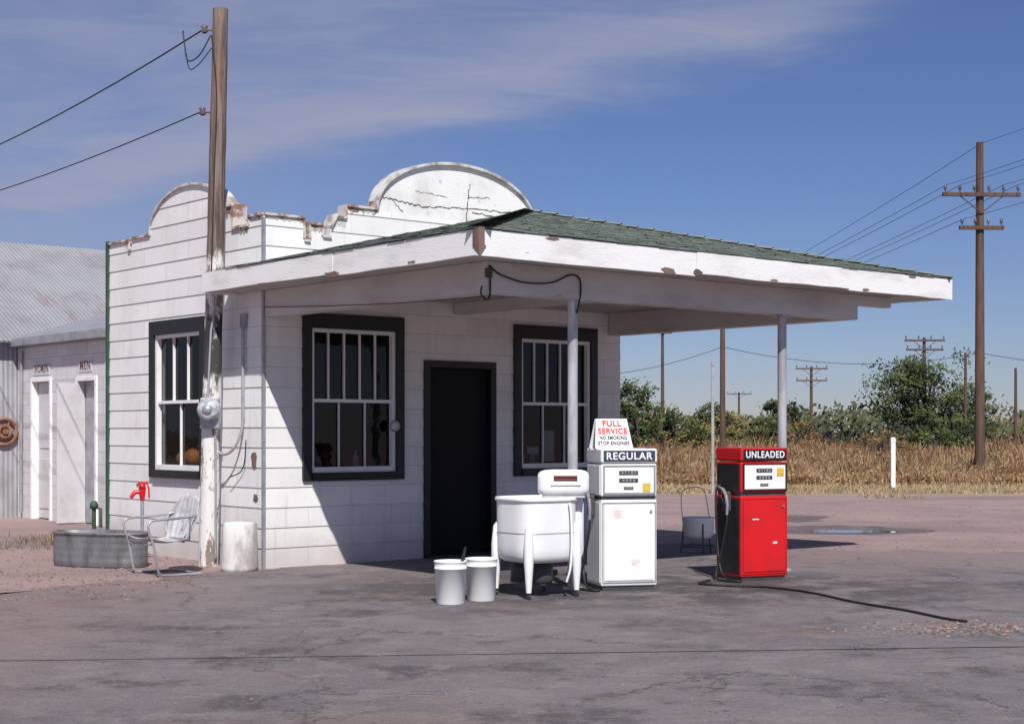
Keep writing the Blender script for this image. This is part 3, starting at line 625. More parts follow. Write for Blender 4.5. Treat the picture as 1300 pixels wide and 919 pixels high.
for a0, a1 in ((11.0, 11.72), (9.24, 9.76)):
    mb = MB(TR); mb.box(a0, a1, -.012, -.001, 2.63, 2.87); mb.obj('name_plate', rs, [M['doorpale']], bevel=.003)
text('WOMEN', .62, .15, sidel(2.106, 11.36, 2.75), rs, M['browntxt'], off=.008); text('MEN', .40, .15, sidel(2.106, 9.5, 2.75), rs, M['browntxt'], off=.008)
mb = MB()
mb.add([(1.9, 8.4, 3.18), (1.9, 12.44, 3.18), (1.9, 12.44, 3.32), (1.9, 8.4, 3.32), (6, 8.4, 3.18), (6, 12.44, 3.18), (6, 12.44, 4.5), (6, 8.4, 4.5)], [(0, 1, 2, 3), (3, 2, 6, 7), (0, 3, 7, 4), (1, 5, 6, 2), (4, 7, 6, 5), (0, 4, 5, 1)])
mb.obj('roof', rs, [M['galv']])
mb = MB(); mb.tube([(2.08, 12.2, 3.1), (2.07, 12.2, .1)], .03, 8); mb.obj('drain_pipe', rs, [M['galv']])
bn = thing('metal_barn', 'long grey barn with corrugated metal roof and walls', 'building', O, TH)
mb = MB(); mb.add([(-4, 12.2, 3.28), (12, 12.2, 3.28), (12, 17, 5.70), (-4, 17, 5.70), (-4, 21.8, 3.28), (12, 21.8, 3.28)], [(0, 1, 2, 3), (3, 2, 5, 4)]); mb.obj('roof', bn, [M['corrX']], recalc=False, solid=.04)
mb = MB(); mb.box(-3.9, 11.9, 12.48, 12.6, 0, 3.35); mb.obj('wall', bn, [M['corrW']])
mb = MB(); mb.box(-3.9, 11.9, 21.4, 21.5, 0, 3.35); mb.obj('wall', bn, [M['corrW']])
for xa, xb in ((-3.85, -3.75), (11.75, 11.85)):
    mb = MB(); mb.add([(x, t, z) for x in (xa, xb) for t, z in ((12.6, 0), (21.4, 0), (21.4, 3.4), (17, 5.6), (12.6, 3.4))], [(0, 1, 2, 3, 4), (9, 8, 7, 6, 5), (0, 5, 6, 1), (1, 6, 7, 2), (2, 7, 8, 3), (3, 8, 9, 4), (4, 9, 5, 0)]); mb.obj('wall', bn, [M['corrW']])
wh = thing('wall_ornament', 'rusty old iron wheel hung on the corrugated wall', 'ornament', W(1.84, 12.42, 1.6), TH)
mb = MB(); R0 = .24
mb.tube([(R0*math.cos(a*.2618), 0, R0*math.sin(a*.2618)) for a in range(25)], .035, 8); mb.tube([(.11*math.cos(a*.2618), -.03, .11*math.sin(a*.2618)) for a in range(25)], .04, 8)
for k in range(6): mb.tube([(.05*math.cos(k*1.047), -.01, .05*math.sin(k*1.047)), (.23*math.cos(k*1.047), 0, .23*math.sin(k*1.047))], .015, 6)
mb.obj('rim', wh, [M['rust']])
mb = MB(); mb.tube([(0, .03, 0), (0, -.09, 0)], .05, 12); mb.obj('hub', wh, [M['rust']])
for i, (x, z) in enumerate(((-6.2, .48), (-5.95, .42))):
    g = thing('gas_valve', 'small dark green valve on a standing pipe by the wall', 'valve', (x, 22.9, 0), 0, 'green valves by the wall')
    mb = MB(); mb.tube([(0, 0, 0), (0, 0, z)], .03, 10); mb.tube([(0, 0, z), (.1, 0, z-.02), (.1, 0, z-.3)], .025, 8); mb.obj('pipe', g, [M['green']])
    mb = MB(); mb.lathe([(0, -.06), (.06, -.05), (.065, 0), (.04, .06), (0, .07)], (0, 0, z+.03), 14); mb.obj('valve_body', g, [M['green']])

# ------------------------------------------------------------------ pumps
def pump(label, loc, rz, main, panel, side, word, hdr, trimm, dialb):
    p = thing('fuel_pump', label, 'gas pump', loc, rz, 'fuel pumps under the canopy')
    w, d = .295, .25
    mb = MB(); mb.box(-w+.02, w-.02, -d+.02, d-.02, .002, .06); mb.obj('base', p, [M['dgrey']])
    mb = MB(); mb.box(-w, w, -d, d, .05, .915); mb.obj('cabinet', p, [main], bevel=.012)
    mb = MB(); mb.box(-w+.012, w-.012, -d+.015, d-.01, .91, .955); mb.obj('shelf', p, [M['dgrey']], bevel=.003)  # recessed band; its dark grey stands in for shadow in the gap under the head
    mb = MB(); mb.box(-w, w, -d, d, .95, 1.275); mb.obj('head', p, [main], bevel=.014)
    mb = MB(); mb.box(-w+.03, w-.03, -d-.012, -d+.01, .10, .87); mb.obj('front_panel', p, [panel], bevel=.008)
    mb = MB()
    for a, b, c, e in ((-w+.012, -w+.022, .08, .89), (w-.022, w-.012, .08, .89)): mb.box(a, b, -d-.010, -d+.01, c, e)
    mb.box(-w+.022, w-.022, -d-.010, -d+.01, .88, .89); mb.box(-w+.022, w-.022, -d-.010, -d+.01, .08, .09)
    mb.obj('trim', p, [trimm])
    mb = MB(); mb.tube([(w-.07, -d-.005, .8), (w-.07, -d-.03, .8)], .012, 10); mb.obj('lock', p, [M['chrome']])
    mb = MB(); mb.box(-w-.004, w+.004, -d-.01, d+.005, 1.285, 1.43); mb.obj('header', p, [hdr[0]], bevel=.02, seg=3)
    mb = MB(); mb.box(-w+.022, w-.022, -d-.018, -d-.008, 1.303, 1.412); mb.obj('header_plate', p, [hdr[1]], bevel=.004)
    text(word, .485, .074, front(0, -d-.0195, 1.357), p, M['purewhite'], off=.018, ext=.001)
    mb = MB(); mb.box(-w+.035, w-.035, -d-.012, -d+.01, .985, 1.25); dl = mb.obj('dial_face', p, [M['cleanwhite']], bevel=.004)
    for x0, x1, z0, z1 in ((-.11, .09, 1.165, 1.207), (-.11, .09, 1.09, 1.13), (-.06, .04, 1.018, 1.046)):
        mb = MB(); mb.box(x0, x1, -d-.016, -d-.008, z0, z1); mb.obj('counter_window', dl, [M['dgrey']])
    text('0 1 1 8 5', .15, .022, front(-.01, -d-.017, 1.186), dl, M['doorpale'], 'counter_digits', off=0); text('0 0 9 6', .13, .02, front(-.01, -d-.017, 1.11), dl, M['doorpale'], 'counter_digits', off=0); text('119 9', .07, .016, front(-.01, -d-.017, 1.032), dl, M['doorpale'], 'counter_digits', off=0)
    mb = MB(); mb.box(-w+.020, w-.020, -d-.02, -d-.0, 1.252, 1.264); mb.box(-w+.020, w-.020, -d-.02, -d, .970, .983); mb.box(-w+.020, -w+.034, -d-.02, -d, .98, 1.255); mb.box(w-.034, w-.020, -d-.02, -d, .98, 1.255); mb.obj('dial_border', p, [dialb])
    for z0, z1 in ((.08, .89), (.965, 1.26)):
        mb = MB(); mb.box(-w-.008, -w+.002, -d+.03, d-.04, z0, z1); mb.obj('side_panel', p, [side], bevel=.004)
    mb = MB(); mb.box(-w-.06, -w-.01, -.08, .05, .74, .96); mb.obj('nozzle_boot', p, [M['dgrey']], bevel=.015)
    mb = MB(); x = -w-.07
    mb.tube([(x, .08, 1.0), (x, .0, .98), (x, -.06, .92)], [.012, .019, .021], 12); mb.tube([(x, -.06, .92), (x, -.09, .82), (x, -.08, .71)], [.021, .018, .015], 12)
    mb.tube([(x, .02, .97), (x, .03, .9), (x, -.04, .82)], .006, 8); mb.obj('nozzle', p, [M['galv']])
    mb = MB(); mb.tube(smooth_path([(-w-.01, .14, 1.02), (-w-.06, .15, .98), (-w-.085, .12, .75), (-w-.09, .08, .4), (-w-.11, -.02, .12), (-w-.11, -.16, .03), (-w-.04, -.3, .02), (-w-.1, -.36, .02), (-w-.17, -.2, .02), (-w-.17, -.02, .05), (-w-.11, -.03, .3), (-w-.075, -.08, .6), (x, -.08, .72)]), .012, 10)
    mb.obj('hose', p, [M['rubber']])
    return p
def corner(loc, rz, w=.295, d=.25):
    c, s = math.cos(rz), math.sin(rz); return (loc[0]+w*c-d*s, loc[1]+w*s+d*c, 0)
r1 = math.radians(14); r2 = math.radians(24)
p1 = pump('white gas pump with REGULAR header and a service sign on top', corner((.895, 15.5), r1), r1, M['cleanwhite'], M['cleanwhite'], M['cleanwhite'], 'REGULAR', (M['cleanwhite'], M['slate']), M['galv'], M['galv'])
p2 = pump('bright red gas pump with UNLEADED header', corner((2.44, 16.45), r2), r2, M['red'], M['red'], M['black'], 'UNLEADED', (M['red'], M['black']), M['red'], M['black'])
mb = MB(); mb.box(.15, .235, -.27, -.262, 1.13, 1.21); mb.obj('sticker', p2, [M['yellow']])
mb = MB(); mb.box(.14, .22, -.27, -.262, 1.0, 1.08); mb.obj('sticker', p1, [M['yellow']])
for i in range(4):
    z = .80-.02*i; mb = MB(); mb.box(-.17+.01*(i % 2), -.17+R.uniform(.07, .1), -.2635, -.262, z, z+.007); mb.obj('sticker', p1, [M['palered']])
for i in range(3):
    z = .30-.02*i; mb = MB(); mb.box(.02, .02+R.uniform(.06, .1), -.2635, -.262, z, z+.006); mb.obj('sticker', p1, [M['palered']])
mb = MB(); mb.box(-.16, -.08, -.2655, -.262, .66, .67); mb.obj('chip', p2, [M['cleanwhite']])
mb = MB(); mb.box(.1, .15, -.2655, -.262, .4, .42); mb.obj('chip', p2, [M['cleanwhite']])
sg = thing('service_sign', 'white folding sign reading FULL SERVICE standing on the white pump', 'sign', Vector(p1.location)+Vector((-.11, .0, 1.432)), r1)
h = .30
for y0, y1 in ((-.12, -.02), (.1, .01)):
    mb = MB(); mb.add([(-.2, y0, 0), (.2, y0, 0), (.165, y1, h), (-.165, y1, h), (-.2, y0+.008, 0), (.2, y0+.008, 0), (.165, y1+.008, h), (-.165, y1+.008, h)], [(0, 1, 2, 3), (7, 6, 5, 4), (0, 4, 5, 1), (1, 5, 6, 2), (2, 6, 7, 3), (3, 7, 4, 0)]); mb.obj('board', sg, [M['purewhite']])
mb = MB(); mb.box(-.16, .16, -.012, .01, h-.02, h-.01); mb.obj('hinge', sg, [M['galv']])
tilt = math.atan2(.1, h)
def sgm(z): return Matrix.Translation((0, -.1225+.1*z/h, z)) @ Matrix.Rotation(math.pi/2-tilt, 4, 'X')
text('FULL', .20, .066, sgm(.252), sg, M['redtxt'], off=.035); text('SERVICE', .31, .066, sgm(.176), sg, M['redtxt'], off=.035); text('NO SMOKING', .29, .042, sgm(.108), sg, M['blacktxt'], off=.03); text('STOP ENGINES', .335, .042, sgm(.052), sg, M['blacktxt'], off=.03)
hs = [(2.1, 16.35, .03), (1.95, 16.1, .018), (2.2, 15.9, .018), (2.6, 15.75, .018), (2.95, 15.2, .018), (3.2, 14.35, .018), (3.5, 13.7, .018), (3.68, 13.1, .018), (3.80, 12.9, .018)]
mb = MB(); mb.tube(smooth_path(hs), .011, 8); tag(mb.obj('ground_hose', None, [M['rubber']]), 'long thin black hose lying across the pavement by the red pump', 'hose')

# ------------------------------------------------------------------ washer
wm = thing('wringer_washer', 'old white enamel wringer washing machine on four legs', 'washing machine', (.235, 15.05, 0), math.radians(34))
def sq(r, a, p=3.7):
    c, s = math.cos(a), math.sin(a); k = (abs(c)**p+abs(s)**p)**(-1/p); return r*k*c, r*k*s
mb = MB(); mb.lathe([(.0, .335), (.22, .337), (.27, .345), (.302, .368), (.320, .41), (.328, .48), (.330, .7), (.331, .93)], n=64, fn=sq); mb.obj('tub', wm, [M['cleanwhite']])
mb = MB(); mb.lathe([(.331, .925), (.344, .93), (.349, .948), (.344, .966), (.331, .97), (.318, .96), (.318, .55), (0, .5)], n=64, fn=sq); mb.obj('rim', wm, [M['cleanwhite']])
mb = MB(); mb.lathe([(.329, .62), (.333, .626), (.330, .632)], n=64, fn=sq); mb.obj('band', wm, [M['galv']])
for sx, sy in ((1, 1), (1, -1), (-1, 1), (-1, -1)):
    mb = MB(); a = .285; mb.tube([(sx*(a-.025), sy*(a-.025), .74), (sx*(a-.008), sy*(a-.008), .68), (sx*(a-.003), sy*(a-.003), .5), (sx*(a-.003), sy*(a-.003), .34), (sx*(a-.003), sy*(a-.003), .2), (sx*(a-.003), sy*(a-.003), .07)], [.012, .034, .047, .046, .036, .026], 14)
    lg = mb.obj('leg', wm, [M['cleanwhite']])
    mb = MB(); b_ = a-.003; mb.tube([(sx*b_-.012, sy*b_, .03), (sx*b_+.012, sy*b_, .03)], .028, 14); mb.tube([(sx*b_, sy*b_, .03), (sx*b_, sy*b_, .09)], .01, 8); mb.obj('caster', lg, [M['dgrey']])
mb = MB(); mb.lathe([(0, .12), (.11, .13), (.12, .17), (.12, .31), (.05, .34)], (.02, -.05, 0), 20); mb.lathe([(0, .14), (.08, .14), (.08, .28), (.03, .33)], (-.14, .1, 0), 16); mb.tube([(.1, .0, .22), (.24, .0, .22)], .03, 10); mb.obj('motor', wm, [M['dgrey']])
mb = MB(); px, py = .375, -.17
mb.tube([(px, py, .38), (px, py, .44), (px, py, .9), (px-.01, py, 1.0)], [.045, .062, .062, .052], 16); mb.obj('wringer_post', wm, [M['cleanwhite']])
def rbox(mb, x0, x1, prof):
    n = len(prof); vs = [(x0, y, z) for y, z in prof]+[(x1, y, z) for y, z in prof]
    mb.add(vs, [(i, (i+1) % n, n+(i+1) % n, n+i) for i in range(n)]+[tuple(range(n-1, -1, -1)), tuple(range(n, 2*n))])
def rr(cy, cz, hy, hz, r, k=6):
    out = []
    for qx, qz, a0 in ((1, 1, 0), (-1, 1, 90), (-1, -1, 180), (1, -1, 270)):
        for i in range(k+1):
            a = math.radians(a0+90*i/k); out.append((cy+qx*(hy-r)+r*math.cos(a), cz+qz*(hz-r)+r*math.sin(a)))
    return out
mb = MB(); secs = []
for x, k in ((-.25, .35), (-.243, .6), (-.22, .8), (-.18, .94), (-.1, 1), (.1, 1), (.18, .95), (.222, .82), (.244, .62), (.25, .4)):
    secs.append([(x, y, z) for y, z in rr(0, .13, .105*k, .132*(.3+.7*k), .08*k)])
n = len(secs[0]); vs = [p for s in secs for p in s]
mb.add(vs, [(i*n+j, i*n+(j+1) % n, (i+1)*n+(j+1) % n, (i+1)*n+j) for i in range(len(secs)-1) for j in range(n)], 0, True); mb.add(secs[0], [tuple(range(n))]); mb.add(secs[-1], [tuple(range(n-1, -1, -1))])
wrg = mb.obj('wringer_head', wm, [M['cleanwhite']])
wrg.location = (.225, -.14, .972); wrg.rotation_euler = (0, 0, math.radians(-32))
mb = MB(); mb.box(-.10, .13, -.109, -.09, .15, .205); mb.obj('slot', wrg, [M['black']], bevel=.004)
mb = MB(); mb.tube([(-.095, -.104, .192), (.125, -.104, .192)], .012, 12); mb.obj('roller', wrg, [M['rollr']])
mb = MB(); mb.tube([(-.095, -.104, .165), (.125, -.104, .165)], .011, 12); mb.obj('roller', wrg, [M['rollr']])
mb = MB(); mb.box(-.13, .16, -.108, -.1, .10, .112); mb.obj('trim', wrg, [M['chrome']])
mb = MB(); rbox(mb, -.2, .2, rr(-.02, -.005, .12, .012, .01)); mb.obj('tray', wrg, [M['galv']])
mb = MB(); mb.tube(smooth_path([(.14, -.36, .92), (.15, -.375, .8), (.15, -.385, .55), (.14, -.375, .3), (.12, -.34, .16)]), .012, 8); mb.obj('drain_hose', wm, [M['bucket']])

# ------------------------------------------------------------------ buckets
def bucket(x, y, label, rz):
    b = thing('bucket', label, 'bucket', (x, y, 0), rz, 'white plastic buckets')
    mb = MB(); mb.lathe([(0, .005), (.128, .005), (.133, .012), (.146, .33), (.153, .332), (.153, .340), (.148, .342), (.151, .39), (.157, .395), (.156, .405), (.148, .405), (.143, .39), (.126, .03), (0, .03)], n=32); mb.obj('shell', b, [M['bucket']])
    return b
bucket(-.571, 14.34, 'white plastic bucket with a brush handle sticking out', .3); bucket(-.29, 14.62, 'plain white plastic bucket on the pavement', -.4)
br = thing('squeegee', 'dark handled window brush standing in a bucket', 'brush', (-.56, 14.34, 0))
mb = MB(); mb.tube([(0, 0, .05), (.13, .03, .53)], .012, 8); mb.obj('handle', br, [M['black']]); mb = MB(); mb.box(-.07, .07, -.02, .02, .035, .07); mb.obj('head', br, [M['dgrey']])

# ------------------------------------------------------------------ lawn chair
def chair(label, loc, rz, seatm, sc=1):
    c = thing('lawn_chair', label, 'chair', loc, rz); c.scale = (sc, sc, sc)
    mb = MB(); nu, nv = 10, 8
    vs = [((-.28+.56*i/nu), -.28+.52*j/nv, .40-.05*math.sin(math.pi*j/nv)+.03*(abs(i/nu-.5)*2)**2+.02*(1-j/nv)) for j in range(nv+1) for i in range(nu+1)]
    mb.add(vs, [(j*(nu+1)+i, j*(nu+1)+i+1, (j+1)*(nu+1)+i+1, (j+1)*(nu+1)+i) for j in range(nv) for i in range(nu)], 0, True); mb.obj('seat', c, [seatm], solid=.006)
    mb = MB(); nu, nv = 28, 12; vs = []
    for j in range(nv+1):
        f = j/nv; hw = .22+.13*math.sin(math.pi*min(1, f*.85))
        for i in range(nu+1):
            u = i/nu*2-1; top = .54-.10*abs(u)**2.2+.018*math.cos(u*16)
            z = .36+top*f; y = .22+.16*f+.03*math.cos(u*math.pi*.5)*math.sin(math.pi*f)-.05*u*u+.010*math.cos(u*22)
            vs.append((u*hw, y, z))
    mb.add(vs, [(j*(nu+1)+i, j*(nu+1)+i+1, (j+1)*(nu+1)+i+1, (j+1)*(nu+1)+i) for j in range(nv) for i in range(nu)], 0, True); mb.obj('backrest', c, [seatm], solid=.006)
    for s in (-1, 1):
        x = .32*s; mb = MB()
        mb.tube(smooth_path([(x*.9, .30, .68), (x, .22, .66), (x, .0, .64), (x, -.22, .63), (x, -.29, .60), (x, -.30, .52), (x, -.24, .35), (x, -.2, .12), (x, -.17, .04), (x, -.1, .018), (x, .1, .018), (x, .33, .018)], 4), .014, 10)
        mb.obj('armrest', c, [M['galv']])
    for pts in ([(-.32, .33, .018), (.32, .33, .018)], [(-.32, -.24, .36), (.32, -.24, .36)], [(-.31, .2, .64), (-.29, .2, .40), (.29, .2, .40), (.31, .2, .64)]):
        mb = MB(); mb.tube(pts, .012, 8); mb.obj('crossbar', c, [M['galv']])
    return c
chw = wmat('chair_white', (.52, .51, .53), (.34, .33, .34), 6, .4, .7, .5, c3=(.25, .15, .12), s3=12)
chair('grey metal shell-back lawn chair beside the stock tank', (-3.93, 17.3, 0), math.radians(-52), chw)
ws = thing('wash_stand', 'pale round tub on a thin wire stand with a hooped handle', 'stand', (2.45, 20.3, 0), .3)
mb = MB(); mb.lathe([(0, .20), (.16, .205), (.195, .25), (.21, .46), (.215, .48), (.205, .48), (.19, .46), (.18, .27), (0, .25)], n=28); mb.obj('tub', ws, [M['cleanwhite']])
for k in range(3):
    a = k*2.094+.4; c_, s_ = math.cos(a), math.sin(a); mb = MB(); mb.tube([(c_*.2, s_*.2, .4), (c_*.21, s_*.21, .2), (c_*.24, s_*.24, .0)], .011, 8); mb.obj('leg', ws, [M['dgrey']])
mb = MB(); mb.tube(smooth_path([(-.2, .05, .42), (-.21, .08, .7), (-.17, .1, .83), (0, .11, .87), (.12, .1, .83), (.15, .08, .7), (.19, .05, .42)]), .006, 8); mb.obj('handle', ws, [M['galv']])
mb = MB(); mb.tube([(.22*math.cos(k*.3927), .22*math.sin(k*.3927), .1) for k in range(17)], .008, 6); mb.obj('ring', ws, [M['dgrey']])

tk = thing('stock_tank', 'galvanised oval stock tank full of dark water', 'trough', (-4.92, 18.45, 0), math.radians(-22))
def oval(r, a):
    c, s = math.cos(a), math.sin(a); return (math.copysign(abs(c)**.7, c)*(r+.34), s*r)
mb = MB(); pr = [(0, .004), (.28, .004), (.285, .02)]
for i in range(4): z = .05+i*.085; pr += [(.292, z), (.296, z+.02), (.292, z+.04)]
pr += [(.297, .38), (.312, .39), (.312, .41), (.297, .415), (.287, .40), (.283, .3), (0, .3)]
mb.lathe(pr, n=48, fn=oval); mb.obj('shell', tk, [M['tankmetal']])
mb = MB(); n = 48; mb.add([(*oval(.285, 2*math.pi*i/n), .34) for i in range(n)], [tuple(range(n))]); mb.obj('tank_water', tk, [M['water']], recalc=False)
hy = thing('yard_hydrant', 'red yard hydrant with lever handle beside the tank', 'hydrant', (-4.55, 19.0, 0), math.radians(0))
mb = MB(); mb.tube([(0, 0, 0), (0, 0, .78)], .022, 10); mb.obj('pipe', hy, [M['galv']])
mb = MB(); mb.tube([(0, 0, .76), (0, 0, .9)], [.03, .045], 12); mb.tube([(0, 0, .86), (-.08, -.04, .86), (-.13, -.06, .79)], [.03, .028, .024], 10); mb.lathe([(0, .0), (.045, .0), (.035, .06), (0, .07)], (0, 0, .9), 14); mb.obj('head', hy, [M['red']])
mb = MB(); mb.tube([(0, 0, .94), (.05, 0, .99), (.08, .0, .9), (.085, 0, .78)], .011, 8); mb.tube([(-.05, 0, .97), (.07, 0, .97)], .016, 8); mb.obj('lever', hy, [M['red']])
ps = thing('concrete_post', 'stubby white painted concrete post at the building corner', 'post', tuple(W(-.36, -.06)))
mb = MB(); n = 28; prof = [(.0, .0), (.215, .0), (.21, .05), (.205, .3), (.2, .54), (.185, .565), (0, .57)]
mb.lathe(prof, n=n, fn=lambda r, a: ((r+.012*mnoise.noise(Vector((math.cos(a)*2, math.sin(a)*2, r*9))))*math.cos(a), (r+.012*mnoise.noise(Vector((math.cos(a)*2, math.sin(a)*2, r*9))))*math.sin(a))); mb.obj('shaft', ps, [M['concrete']])

# ------------------------------------------------------------------ ground
mb = MB(); S = 3000
xs = [-S, -60, 60, S]; ys = [-60, 60, 300, S]
mb.add([(x, y, 0) for y in ys for x in xs], [(j*4+i, j*4+i+1, (j+1)*4+i+1, (j+1)*4+i) for j in range(3) for i in range(3)])
tag(mb.obj('ground', None, [M['ground']], recalc=False), 'pinkish packed dirt ground running out to dry fields', 'ground', kind='structure')
pts = [(-18, 2), (18, 2), (19, 19.2), (11, 20.3), (6.8, 20.4), (4.4, 20.9), (1.9, 22.2), (-2.6, 18.35), (-3.3, 17.4), (-3.9, 16.7), (-4.9, 16.0), (-5.6, 14.7), (-9, 13.2), (-18, 12.5)]
poly = []
for i, p in enumerate(pts):
    q = pts[(i+1) % len(pts)]; L = math.hypot(q[0]-p[0], q[1]-p[1]); n = max(1, int(L/.1))
    for k in range(n):
        x = p[0]+(q[0]-p[0])*k/n; y = p[1]+(q[1]-p[1])*k/n; v = Vector((x, y, 0))
        x += .5*mnoise.noise(v*.8)+.3*mnoise.noise(v*2.5)+.12*mnoise.noise(v*9); y += .5*mnoise.noise(v*.8+Vector((9, 3, 0)))+.45*mnoise.noise(v*2.5+Vector((4, 9, 1)))+.16*mnoise.noise(v*9+Vector((4, 9, 1)))
        poly.append((x, y, .005))
mb = MB(); mb.add(poly, [tuple(range(len(poly)))]); tag(mb.obj('pavement', None, [M['pave']], recalc=False), 'cracked oil-stained grey concrete apron', 'pavement', kind='structure')
def blob(cx, cy, rx, ry, z, n=60, j=.35, seed=0):
    out = []
    for i in range(n):
        a = 2*math.pi*i/n; k = 1+j*mnoise.noise(Vector((math.cos(a)*1.3+seed, math.sin(a)*1.3, 0)))+.2*mnoise.noise(Vector((math.cos(a)*5, math.sin(a)*5, seed)))
        out.append((cx+rx*k*math.cos(a), cy+ry*k*math.sin(a), z))
    return out
mb = MB(); mb.add(blob(5.2, 25.2, 1.4, 1.2, .004, seed=2), [tuple(range(60))]); tag(mb.obj('wet_ground', None, [M['wet']], recalc=False), 'dark wet dirt around the puddle', 'ground', kind='structure')
mb = MB(); mb.add(blob(4.9, 28.6, .9, 1.2, .004, seed=5), [tuple(range(60))]); tag(mb.obj('wet_ground', None, [M['wet']], recalc=False), 'dark wet dirt patch on the road', 'ground', kind='structure')
mb = MB(); mb.add(blob(5.45, 24.7, .75, .42, .008, seed=3), [tuple(range(60))]); tag(mb.obj('puddle', None, [M['water']], recalc=False), 'shallow puddle reflecting the sky', 'water', kind='structure')
mb = MB()
def stone(x, y, z, r):
    vs = [(x+r*R.uniform(.6, 1.2)*a, y+r*R.uniform(.6, 1.2)*b, z+r*R.uniform(.3, .6)*c) for a, b, c in ((1, 0, 0), (-1, 0, 0), (0, 1, 0), (0, -1, 0), (0, 0, 1))]
    mb.add(vs, [(0, 2, 4), (2, 1, 4), (1, 3, 4), (3, 0, 4)], R.randint(0, 3))
for i in range(9000):
    k = R.random()
    if k < .28: x, y = R.uniform(-8, -3.5), R.uniform(14.5, 22)
    elif k < .5: x, y = R.uniform(2, 12), R.uniform(20, 33)
    elif k < .62: x, y = R.gauss(3.9, .5), R.gauss(12.5, .22)
    else: x, y = R.uniform(-6, 7), R.uniform(8.5, 19)
    stone(x, y, .006, R.choice([.008, .011, .014, .022]) if k < .62 else R.choice([.004, .006, .008, .011]))
g = mb.obj('gravel', None, [wmat('stone_grey', (.25, .22, .22)), wmat('stone_pink', (.33, .24, .21)), wmat('stone_dark', (.1, .08, .08)), wmat('dry_leaf', (.22, .12, .07))], recalc=False)
tag(g, 'loose scattered gravel, grit and dry leaf litter', 'gravel', kind='stuff')

# ------------------------------------------------------------------ vegetation
def weeds():
    mb = MB()
    for i in range(60000):
        y = 46.5+44*R.random()**1.8; x = R.uniform(2, .42*y) if R.random() < .9 else R.uniform(-10, 40)
        pn = mnoise.noise(Vector((x*.22, y*.12, 0))); p2 = mnoise.noise(Vector((x*.55, y*.3, 5))); p3 = mnoise.noise(Vector((x*1.6, y*.8, 9)))
        h = (.80+.5*pn+.55*p2+.35*p3)*R.uniform(.35, 1.2)
        if y < 51: h *= .35+.65*(y-46.5)/4.5
        if h < .06: continue
        w = R.uniform(.006, .020)*(1+(y-44)/30); a = R.uniform(0, math.pi); dx, dy = math.cos(a)*w, math.sin(a)*w
        lx, ly = R.gauss(0, .28)*h, R.gauss(0, .25)*h
        q = R.random()
        if p2 > .12: m = 1 if q < .5 else (4 if q < .75 else 0)
        elif pn < -.15: m = 3 if q < .3 else (0 if q < .7 else 4)
        else: m = 0 if q < .48 else (1 if q < .66 else (4 if q < .76 else 2))
        mb.add([(x-dx, y-dy, 0), (x+dx, y+dy, 0), (x+lx*.5+dx, y+ly*.5+dy, h*.6), (x+lx*.5-dx, y+ly*.5-dy, h*.6), (x+lx, y+ly, h)], [(0, 1, 2, 3), (3, 2, 4)], m)
        if R.random() < .35:
            s = R.uniform(.02, .05); c = Vector((x+lx*R.random(), y+ly, h*R.uniform(.5, 1)))
            mb.add([c+Vector((-s, 0, -s)), c+Vector((s, 0, -s*.6)), c+Vector((s*.4, 0, s*1.2)), c+Vector((-s*.6, 0, s))], [(0, 1, 2, 3)], R.choice([1, 1, 4, 0, 0]))
    tag(mb.obj('dry_weeds', None, WEED, recalc=False), 'irregular dry tan and russet weeds in the field', 'weeds', kind='stuff')
    mb = MB()
    for i in range(16000):
        y = R.uniform(36, 50); x = R.uniform(2, .42*y)
        if mnoise.noise(Vector((x*.5, y*.5, 2)))+(y-39)*.25 < 0: continue
        h = R.uniform(.03, .14); a = R.uniform(0, 3.14); w = .014; dx, dy = math.cos(a)*w, math.sin(a)*w
        mb.add([(x-dx, y-dy, 0), (x+dx, y+dy, 0), (x+R.gauss(0, .05), y+R.gauss(0, .05), h)], [(0, 1, 2)], R.choice([0, 2, 2, 2, 3]))
    for i in range(700):
        x, y = (R.gauss(-6.3, .5), R.gauss(22.8, .5)) if i % 2 else (R.uniform(-7.2, -5.2), R.uniform(20.8, 23.5)); h = R.uniform(.03, .14); a = R.uniform(0, 3.14); w = .008; dx, dy = math.cos(a)*w, math.sin(a)*w
        mb.add([(x-dx, y-dy, 0), (x+dx, y+dy, 0), (x+R.gauss(0, .05), y+R.gauss(0, .05), h)], [(0, 1, 2)], R.choice([0, 4, 3, 3]))
    tag(mb.obj('short_grass', None, WEED, recalc=False), 'short yellowed grass along the dirt road', 'grass', kind='stuff')
weeds()
